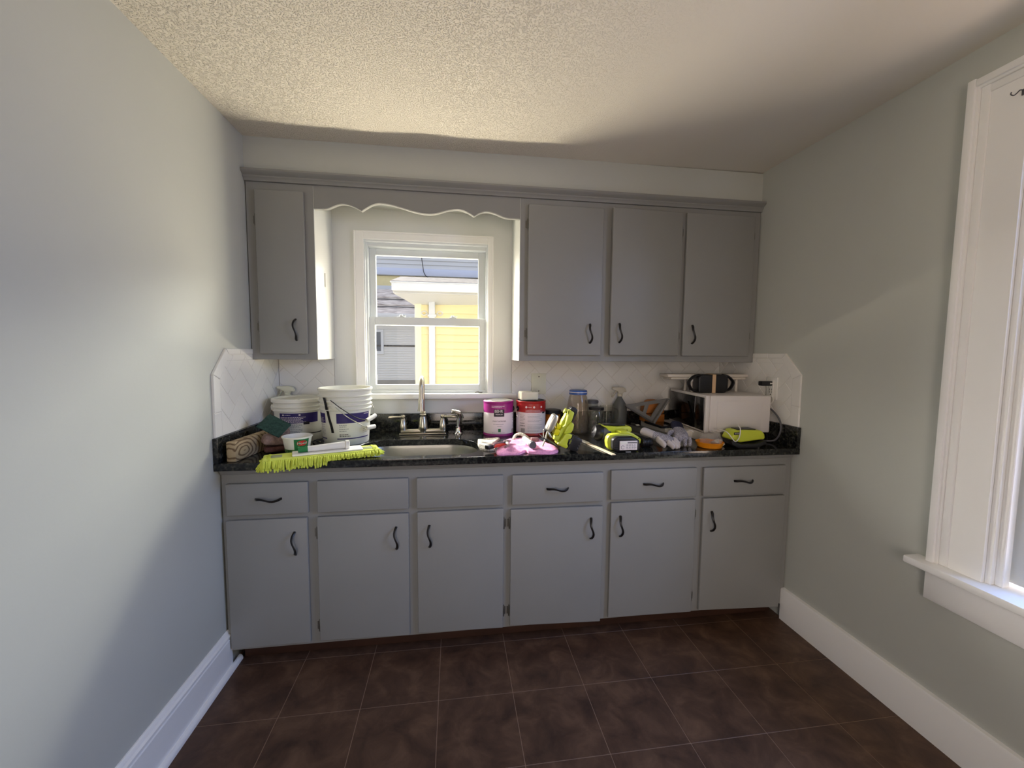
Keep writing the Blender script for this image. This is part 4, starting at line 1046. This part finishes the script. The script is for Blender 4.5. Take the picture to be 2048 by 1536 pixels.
lathe('barrel', M['white'], [(0, -.075), (.011, -.075), (.0125, -.070), (.0125, .010)] + [(q, .010 + .008 * k + d) for k in range(4) for q, d in ((.0135, 0), (.0135, .004), (.012, .005), (.012, .0078))] + [(.0145, .044), (.017, .056), (0, .056)], fl_, 24, fm)
lathe('lens_cap', M['greyp'], [(0, .0562), (.0175, .0562), (.0178, .070), (.0165, .076), (0, .076)], fl_, 24, fm)
tag(tube('bent_strap', M['cream'], spline([(1.258, -.40, Z0 + .022), (1.272, -.385, Z0 + .040), (1.295, -.395, Z0 + .046), (1.318, -.415, Z0 + .036), (1.335, -.43, Z0 + .022)], 6), (.004, .010), n=8), 'white bent strap arching on the pink rag behind the flashlight', 'strap')
tag(box('dark_block', PG, 1.345, 1.385, -.425, -.395, Z0 + .014, Z0 + .030, .004), 'small mauve rubber block lying at the rear of the pink rag', 'block')
tag(box('sun_spot', M['white'], -.012, .012, -.006, .006, 0, .0012, .0003), 'tiny white sliver standing in for a sunlit spot at the counter edge before the drill', 'sun spot').location = (1.765, -.628, Z0)  # white sliver stands in for a spot of sun on the granite

# lime cordless saw standing on its battery
sw = thing('cordless_saw', 'lime green cordless trim saw tipped up on its black battery, silver guard to the left', 'saw')
def pz(n, m, poly, y0, y1, bev=.004, par=None): return prism(n, m, poly, y0, y1, bev, par or sw)
off = -.585
SV = [(1.416, 1.082), (1.427, 1.083), (1.44, 1.075), (1.437, 1.055), (1.428, 1.033), (1.415, 1.011), (1.400, .995), (1.386, 1.006), (1.382, 1.015), (1.396, 1.048)]
pz('blade_guard', M['silver'], SV, off - .008, off + .034, .009)
pz('rear_arm', M['lime'], [(1.482, 1.087), (1.487, 1.046), (1.473, 1.023), (1.454, 1.023), (1.463, 1.051), (1.474, 1.069)], off + .016, off + .046, .004)
pz('handle', M['lime'], [(1.493, 1.105), (1.514, 1.090), (1.502, 1.050), (1.491, 1.039), (1.465, 1.003), (1.444, .966), (1.433, .946), (1.429, .950), (1.450, 1.014), (1.472, 1.032), (1.483, 1.076)], off - .010, off + .026, .006)
pz('handle_cap', M['blackp'], [(1.4945, 1.107), (1.506, 1.117), (1.519, 1.114), (1.531, 1.102), (1.529, 1.090), (1.517, 1.066), (1.507, 1.047), (1.504, 1.051), (1.5155, 1.091)], off - .006, off + .030, .007)
pz('motor_hump', M['lime'], [(1.498, 1.049), (1.512, 1.038), (1.508, 1.016), (1.499, .997), (1.473, .995), (1.462, .993), (1.473, 1.021)], off - .020, off + .034, .009)
pz('housing', M['lime'], [(1.473, .998), (1.503, .990), (1.497, .973), (1.485, .966), (1.478, .945), (1.484, .936), (1.474, .925), (1.431, .946), (1.436, .955), (1.455, .974), (1.466, .992)], off - .026, off + .034, .007)
bt = pz('battery', M['blackp'], [(1.5035, .989), (1.551, .966), (1.548, .953), (1.529, .9105), (1.514, .9095), (1.476, .924), (1.4855, .937), (1.480, .945), (1.487, .965), (1.499, .972)], off - .024, off + .040, .006)
for k in range(4): box('vent_rib', M['greyp'], 1.527 + k * .006 - .0005, 1.530 + k * .006, off - .0265, off - .024, .922 + k * .011, .930 + k * .011, .0005, bt)
lp = box('logo_patch', M['inkd'], 1.484, 1.500, off - .0285, off - .0262, .946, .972, .0008, sw)
text_flat('logo_text', 'ONE+', .0088, Matrix.Translation((1.492, off - .0290, .959)) @ Matrix.Rotation(PI / 2, 4, 'X') @ Matrix.Rotation(D(65), 4, 'Z'), M['lime'], lp)
pz('yellow_block', M['yellow'], [(1.435, 1.042), (1.454, 1.031), (1.456, 1.023), (1.447, 1.010), (1.432, 1.016)], off + .000, off + .030, .003)
pz('yellow_block', M['yellow'], [(1.426, 1.018), (1.449, 1.009), (1.438, .987), (1.432, .985), (1.415, .993)], off - .014, off + .022, .003)
pz('bracket_foot', M['lime'], [(1.423, .985), (1.442, .983), (1.431, .956), (1.418, .967)], off - .010, off + .020, .003)
pz('shoe_plate', M['blackp'], [(1.360, .984), (1.361, .979), (1.4265, .938), (1.428, .943)], off - .045, off + .055, .0015)
tube('guide_wire', M['silver'], spline([(1.366, off - .02, .981), (1.366, off - .02, 1.014), (1.374, off - .02, 1.016), (1.389, off - .02, 1.010), (1.388, off - .02, 1.004)], 4), .0022, sw, 8)
tube('guide_rod', M['silver'], [(1.386, off - .012, 1.006), (1.379, off - .014, .977), (1.364, off - .016, .938)], .004, sw, 8)
pz('lever', M['silver'], [(1.387, 1.004), (1.395, 1.000), (1.406, .982), (1.403, .975), (1.393, .984), (1.387, .995)], off - .026, off - .018, .003)
pz('knob', M['lime'], [(1.476, 1.109), (1.484, 1.107), (1.482, 1.096), (1.471, 1.085), (1.465, 1.087), (1.467, 1.096)], off + .002, off + .022, .004)
ss = thing('stir_stick', 'pale wooden paint stir stick with white tip between saw and drill', 'stick', (1.632, -.455, Z0 + .0005), 0)
me_ = Matrix.Rotation(D(-80), 4, 'Z')
bm = bmesh.new(); add_box(bm, -.01, .235, -.011, .011, 0, .004, .001, 1, me_); fin('shaft', bm, mat('pale_wood', srgb(198, 184, 158), .7), ss)
bm = bmesh.new(); add_prism(bm, [(-.012, -.014), (-.10, -.010), (-.145, 0), (-.10, .010), (-.012, .014)], -.0062, 0, .002)
for v in bm.verts: v.co = me_ @ Vector((v.co.x, v.co.z, -v.co.y))
fin('painted_tip', bm, M['white'], ss)

# lime drill lying on its side, battery towards the room
dr = thing('cordless_drill', 'lime green cordless drill lying on its side, battery label facing the room', 'drill')
def pd(n, m, poly, y0, y1, bev=.005, par=None, seg=2): return prism(n, m, poly, y0, y1, bev, par or dr, seg)
LBODY = [(1.676, 1.014), (1.754, 1.007), (1.817, 1.010), (1.829, 1.001), (1.833, .985), (1.804, .968), (1.779, .958), (1.749, .956), (1.722, .962), (1.702, 1.000)]
pd('motor_body', M['lime'], LBODY, -.522, -.455, .010, seg=3)
cm = Matrix.Translation((1.668, -.488, .975)) @ Matrix.Rotation(D(-78), 4, 'Y')
lathe('chuck', M['blackp'], [(0, -.022), (.030, -.022), (.040, -.014), (.0415, .0), (.038, .010), (.030, .022), (.014, .028), (.010, .028), (0, .020)], dr, 28, cm)
tube('gear_case', M['greyp'], [(1.684, -.488, .975), (1.725, -.490, .976)], [.036, .034], dr, 22)
pd('top_grip', M['blackp'], [(1.690, 1.0125), (1.80, 1.0105), (1.80, 1.016), (1.745, 1.014), (1.70, 1.018)], -.512, -.465, .002)
pd('handle', M['lime'], [(1.745, .994), (1.782, .998), (1.808, .986), (1.834, .970), (1.850, .958), (1.846, .938), (1.834, .914), (1.814, .914), (1.823, .950), (1.809, .966), (1.74, .982)], -.588, -.500, .008)
pd('handle_foot', M['lime'], [(1.676, .970), (1.688, .984), (1.736, .990), (1.793, .982), (1.820, .964), (1.822, .922), (1.816, .9095), (1.690, .9095), (1.677, .925), (1.673, .950)], -.598, -.560, .010)
bt = pd('battery', M['blackp'], [(1.688, .968), (1.708, .981), (1.789, .980), (1.820, .962), (1.825, .922), (1.812, .9090), (1.706, .9090), (1.688, .924)], -.636, -.5985, .010, seg=3)
lb_ = box('label_plate', M['paper'], 1.720, 1.806, -.6375, -.6360, .919, .962, .001, bt)
FT = Matrix.Rotation(PI / 2, 4, 'X')
box('label_mark', M['ink'], 1.758, 1.804, -.6382, -.6375, .9505, .9565, .0003, lb_)
box('label_flag', M['white'], 1.721, 1.756, -.6385, -.6376, .9470, .9590, .0005, lb_)
bm = bmesh.new(); rn = random.Random(2)
for z in (.944, .939, .934, .929, .924): 
    for x in (1.752, 1.765, 1.778, 1.790): add_box(bm, x, x + rn.uniform(.006, .011), -.6381, -.6374, z, z + .0016)
add_tube(bm, ring_pts(0, 0, .008, .008, 0, .4, 5.6, 12), .0011, 5)
for v in bm.verts:
    if abs(v.co.x) < .1: v.co = Vector((1.735 + v.co.x, -.6377 + v.co.z * .5, .932 + v.co.y))
o = fin('label_print', bm, M['ink'], lb_); o['kind'] = 'stuff'
for k in range(4): box('vent_rib', M['inkd'], 1.694, 1.712, -.6372, -.6358, .926 + k * .010, .9295 + k * .010, .0006, bt)
for x, z in ((1.836, .962), (1.834, .950), (1.828, .938), (1.762, .993), (1.805, .990)):
    lathe('screw', M['inkd'], [(0, 0), (.0028, 0), (.0022, .001), (0, .0012)], dr, 8, Matrix.Translation((x, -.5885 if z < .97 else -.5225, z)) @ Matrix.Rotation(PI / 2, 4, 'X'))

# ------------------------------------------------------------------ right end of the counter
BR = mat('grey_enamel', srgb(112, 110, 106), .5)
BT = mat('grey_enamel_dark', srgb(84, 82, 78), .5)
# aluminium strips leaning flat towards the wall
for lab, x, y, rz, w in (('long dull aluminium strip lying from the tiles towards the glove', 2.052, -.240, D(-80), .021), ('second aluminium strip lying left of the first one, under the bracket', 2.003, -.250, D(-80), .020)):
    t = thing('metal_strip', lab, 'metal strip', (x, y, Z0), rz, 'aluminium strips')
    box('flange', BR, -.19, .19, -w, w, 0, .003, .0008, t); box('web', BR, -.19, .19, w - .003, w, .0032, .034, .0008, t)
tag(box('white_clip', M['white'], 2.020, 2.038, -.168, -.150, Z0 + .0352, Z0 + .043, .002), 'little white plastic clip on top of the aluminium strips', 'clip')
# flat white board, things on it and the microwave
me = plate_mesh('shelf_board', [[(2.112, -.325), (2.245, -.372), (2.245, -.455), (2.585, -.455), (2.585, -.030), (2.112, -.030)]], .955 - Z0, .003)
me.transform(Matrix.Translation((0, 0, Z0)))
bd = tag(link('shelf_board', me, mat('white_board', srgb(222, 216, 206), .5), smooth=40), 'thick white shelf board lying flat under the microwave', 'board')
mw = thing('microwave', 'compact white microwave turned so its black glass door faces left', 'microwave', (2.243, -.487, .9555), D(-86.5 + 0))
# local: +x runs back along the front edge, width .437 from the near corner; local y is depth
# front face spans from near corner (0,0) towards the wall
WM, DM, HM = .425, .345, .198
# local frame rotated so that local x = along the front (towards the wall), local y = depth to the right
mw.rotation_euler = (0, 0, D(85))
MWH = mat('microwave_white', srgb(214, 208, 204), .35)
box('case', MWH, .0, WM, -DM, -.022, .006, HM, .006, mw, 3)
fr = box('front_frame', MWH, .0, WM, -.0215, .0, .004, HM + .001, .005, mw, 3)
dw = box('door_glass', mat('black_glass', (.004, .004, .004), .06, spec=.25), .105, WM - .012, .0002, .006, .014, HM - .012, .003, mw)
box('control_panel', mat('black_panel', (.005, .005, .005), .14, spec=.25), .014, .102, .0002, .0055, .014, HM - .012, .003, mw)
bm = bmesh.new()
for x in (.03, WM - .03):
    for y in (-.05, -DM + .04): add_lathe(bm, [(0, 0), (.012, 0), (.012, .006), (0, .006)], 12, Matrix.Translation((x, y, 0)))
o = fin('feet', bm, M['blackp'], mw); o['kind'] = 'stuff'
box('side_panel_ridge', MWH, -.0022, -.0002, -DM + .050, -.060, .022, HM - .030, .001, mw)
# black strap bundle on the microwave
kp = thing('strap_bundle', 'black looped strap bundle held by a tan rubber band on top of the microwave', 'strap', (2.364, -.335, 1.1548), D(0))
prism('body', M['blackp'], [(-.085, .004), (-.088, .085), (-.070, .100), (.068, .100), (.086, .085), (.084, .010), (.070, .0), (-.072, .0)], -.030, .030, .012, kp, 3)
for s in (-1, 1):
    tube('loop', M['blackp'], spline([(s * .070, 0, .097), (s * .100, -.002, .090), (s * .128, -.004, .066), (s * .131, -.004, .046), (s * .112, -.003, .018), (s * .078, 0, .006)], 6), (.006, .014), kp, 10, flat=(0, 0, 1))
bm = bmesh.new(); add_box(bm, -.010, .010, -.0325, -.0305, -.0005, .1025); add_box(bm, -.010, .010, .0305, .0325, -.0005, .1025); add_box(bm, -.010, .010, -.0325, .0325, .1005, .1025)
fin('rubber_band', bm, M['tan'], kp)
# white shelf unit behind
sh = thing('small_shelf', 'low white shelf on thin posts standing on the microwave behind the black strap bundle', 'shelf', (2.400, -.240, 1.1541))
SW = mat('shelf_white', srgb(206, 198, 186), .45)
bm = bmesh.new(); add_box(bm, -.262, .226, -.050, .052, .082, .099, .004, 2); add_box(bm, -.240, .216, -.046, .048, .068, .0818, .004, 1); fin('top', bm, SW, sh)
for x in (-.108, .165):
    for y in (-.034, .034): tube('post', SW, [(x, y, 0.0), (x, y, .0678)], .0075, sh, 12)
lathe('knob', M['white'], [(0, 0), (.014, 0), (.016, .004), (.014, .012), (0, .013)], sh, 18, Matrix.Translation((-.125, -.0465, .072)) @ Matrix.Rotation(PI / 2, 4, 'X'))
box('rear_panel', BR, -.09, .15, .012, .026, .0005, .0675, .002, sh)
# orange tool case
oc = thing('tool_case', 'rounded orange plastic tool case leaning behind the grey bracket', 'case', (2.155, -.080, .9555), D(-4))
OM = mat('dull_orange', srgb(176, 108, 44), .5)
prism('lower_shell', OM, [(-.060, 0), (.062, 0), (.066, .004), (.066, .046), (-.062, .046), (-.062, .004)], -.035, .035, .004, oc)
prism('upper_shell', OM, [(-.062, .049), (.066, .049), (.066, .100), (.050, .122), (.020, .134), (-.030, .130), (-.060, .095)], -.034, .034, .010, oc, 3)
# black tray and papers on the board
bt_ = thing('black_tray', 'glossy black tray with turned edge on the white board left of the microwave', 'tray', (2.165, -.215, .9556), D(4))
box('sheet', mat('gloss_black', (.012, .012, .013), .15), -.082, .050, -.105, .075, 0, .006, .002, bt_)
bm = bmesh.new(); add_box(bm, -.082, -.076, -.105, .075, .0062, .014, .001, 1); add_box(bm, -.0758, .05, -.105, -.099, .0062, .012, .001, 1); fin('rim', bm, M['blackp'], bt_)
# triangular grey bracket
bk = thing('metal_bracket', 'grey triangular metal bracket with slots standing on the strips before the tiles', 'bracket', (0, 0, 0))
def frame_tri(o, i, y0, y1):
    bm = bmesh.new(); n = len(o)
    V = [[bm.verts.new((p[0], y, p[1])) for p in q] for y in (y0, y1) for q in (o, i)]
    for a, b in ((V[0], V[1]), (V[3], V[2]), (V[2], V[0]), (V[1], V[3])):
        for k in range(n): bm.faces.new((a[k], a[(k + 1) % n], b[(k + 1) % n], b[k]))
    return bm
fin('frame', frame_tri([(1.925, 1.072), (2.190, 1.108), (2.098, .9635)], [(1.985, 1.061), (2.140, 1.082), (2.088, 1.001)], -.208, -.196), BR, bk, smooth=None)
bm = bmesh.new(); add_prism(bm, [(1.925, 1.072), (1.930, 1.061), (2.096, .9625), (2.101, .972)], -.225, -.2085, .001); fin('lower_flange', bm, BT, bk)
bm = bmesh.new(); add_prism(bm, [(2.190, 1.108), (2.178, 1.104), (2.092, .972), (2.100, .9635)], -.232, -.2088, .001); fin('right_flange', bm, BR, bk)
bm = bmesh.new(); add_prism(bm, [(2.050, 1.070), (2.074, 1.073), (2.056, 1.018), (2.038, 1.028)], -.206, -.198, .001); fin('brace', bm, BR, bk)
# gloves
GW = mat('knit_glove', srgb(196, 188, 186), .95, bump=.5, bscale=260)
GK = mat('speckled_knit', srgb(188, 184, 190), .95, col2=srgb(96, 94, 106), vscale=330, bump=.4, bscale=300, detail=2)
NV = mat('navy_coating', srgb(34, 36, 58), .7, var=.1, vscale=40)
def glove(label, loc, rot, seed, mats, curl):
    t = thing('work_glove', label, 'glove', (loc[0], loc[1], 0), 0, 'work gloves by the orange lid'); t.rotation_euler = rot; t.scale = (1.12, .98, 1.7)
    rn = random.Random(seed)
    V = [(0, 0, .012), (0, .035, .013), (0, .070, .013)]; E_ = [(0, 1), (1, 2)]; Rr = [(.034, .011), (.036, .012), (.038, .013)]
    skin('palm', mats[0], [(0, -.03, .013), (0, .02, .014), (.002, .055, .015), (0, .085, .014)], [(0, 1), (1, 2), (2, 3)], [(.030, .011), (.034, .0125), (.036, .013), (.030, .010)], t)
    for i, (x, L) in enumerate(((-.030, .055), (-.010, .066), (.011, .062), (.030, .050))):
        p = [Vector((x, .058, .014))]; d = Vector((x * 2.2, 1, .12)).normalized()
        for s in range(4):
            d = (d + Vector((rn.uniform(-.15, .15), 0, -curl * (s + .5)))).normalized(); q = p[-1] + d * L / 4; q.z = max(.008, q.z); p.append(q)
        skin('finger', mats[1], p, [(k, k + 1) for k in range(4)], [.0095, .0092, .009, .0085, .0072], t)
    skin('thumb', mats[1], [(.030, .010, .013), (.050, .030, .015), (.060, .052, .013), (.062, .070, .009)], [(0, 1), (1, 2), (2, 3)], [.011, .0105, .0098, .008], t)
    skin('cuff', mats[2], [(0, .004, .0125), (0, -.045, .012), (0, -.092, .012)], [(0, 1), (1, 2)], [(.029, .0105), (.030, .0115), (.031, .012)], t)
    mx = Matrix.LocRotScale(t.location, t.rotation_euler, t.scale)
    t.location.z = Z0 + .0005 - min((mx @ v.co).z for c in t.children for v in c.data.vertices)
    return t
glove('pale knit work glove lying left of the pair, cuff on the aluminium strips', (1.962, -.522), (D(-15), D(4), D(-138)), 2, (GK, GW, GW), .13)
glove('speckled grey work glove with navy cuff lying right of the pair by the orange tub', (2.112, -.462), (D(-22), D(-6), D(166)), 5, (GK, GK, NV), .20)
bm = bmesh.new(); add_lathe(bm, [(0, -.03), (.020, -.03), (.022, -.026)] + [(q, -.022 + .008 * k + d) for k in range(5) for q, d in ((.022, 0), (.022, .005), (.0195, .0055), (.0195, .0075))] + [(.018, .024), (0, .024)], 20, Matrix.Translation((1.905, -.535, Z0 + .0225)) @ Matrix.Rotation(PI / 2, 4, 'Y'))
tag(fin('black_coupling', bm, M['blackp']), 'ribbed black plastic coupling lying between drill and gloves', 'coupling')
# orange lid with a clear bag
ol = thing('orange_lid', 'shallow orange plastic tub with a crumpled clear bag in it left of the charger', 'tub', (2.212, -.575, Z0), D(-6))
lathe('tub', M['orange'], [(0, .002), (.050, 0), (.056, .004), (.064, .026), (.066, .028), (.063, .029), (.054, .006), (0, .005)], ol, 28)
bm = bmesh.new(); bmesh.ops.create_icosphere(bm, subdivisions=4, radius=.050)
for v in bm.verts:
    v.co *= 1 + .35 * noise.noise(v.co * 30) + .15 * noise.noise(v.co * 80); v.co.z = max(-.032, v.co.z * .72)
bmesh.ops.transform(bm, matrix=Matrix.Translation((.012, .004, .042)), verts=bm.verts[:])
fin('clear_bag', bm, glass_mat('clear_film', (.95, .94, .92), .14, .12, .16, (.75, .72, .68)), ol, smooth=25)
bm = bmesh.new(); bmesh.ops.create_icosphere(bm, subdivisions=3, radius=.030)
for v in bm.verts:
    v.co *= 1 + .4 * noise.noise(v.co * 50); v.co.z = max(-.012, v.co.z * .6)
o = fin('paper_scrap', bm, mat('beige_paper', srgb(206, 190, 172), .95), smooth=20); o.location = (2.278, -.545, Z0 + .0125)
tag(o, 'crumpled beige paper scrap between orange tub and lime charger', 'paper')
# battery charger
ch = thing('battery_charger', 'lime green battery charger on a black base at the right end of the counter', 'charger', (0, 0, 0))
prism('base', M['blackp'], [(2.292, .950), (2.312, .944), (2.344, .930), (2.427, .930), (2.46, .940), (2.487, .946), (2.480, .926), (2.440, .9086), (2.335, .9086), (2.300, .926)], -.625, -.520, .004, ch)
prism('housing', M['lime'], [(2.300, .951), (2.322, .993), (2.367, .997), (2.466, .993), (2.484, .974), (2.488, .948), (2.43, .9425), (2.352, .9335)], -.612, -.532, .010, ch, 3)
lp = box('logo_patch', M['inkd'], 2.314, 2.346, -.6142, -.6118, .974, .986, .0006, ch)
text_flat('logo_text', 'RYOBI', .0088, Matrix.Translation((2.330, -.6146, .980)) @ Matrix.Rotation(PI / 2, 4, 'X'), M['paper'], lp)
box('slot', M['blackp'], 2.345, 2.440, -.600, -.545, .9935, .9985, .001, ch)
CRD = mat('white_cable', srgb(214, 210, 204), .45)
tag(tube('charging_cord', CRD, spline([(2.13, -.335, .9585), (2.15, -.42, .958), (2.162, -.475, .975), (2.172, -.490, .970), (2.176, -.494, .968)], 7), .0024), 'white cord curling from the white board down to the orange tub', 'cord')
tag(tube('charging_cord', CRD, spline([(2.286, -.500, .985), (2.286, -.590, .988), (2.288, -.640, .960), (2.302, -.642, .948), (2.325, -.636, .965), (2.335, -.628, 1.005), (2.340, -.600, 1.025)], 8), .0024), 'white cord looping in front of the lime charger', 'cord')
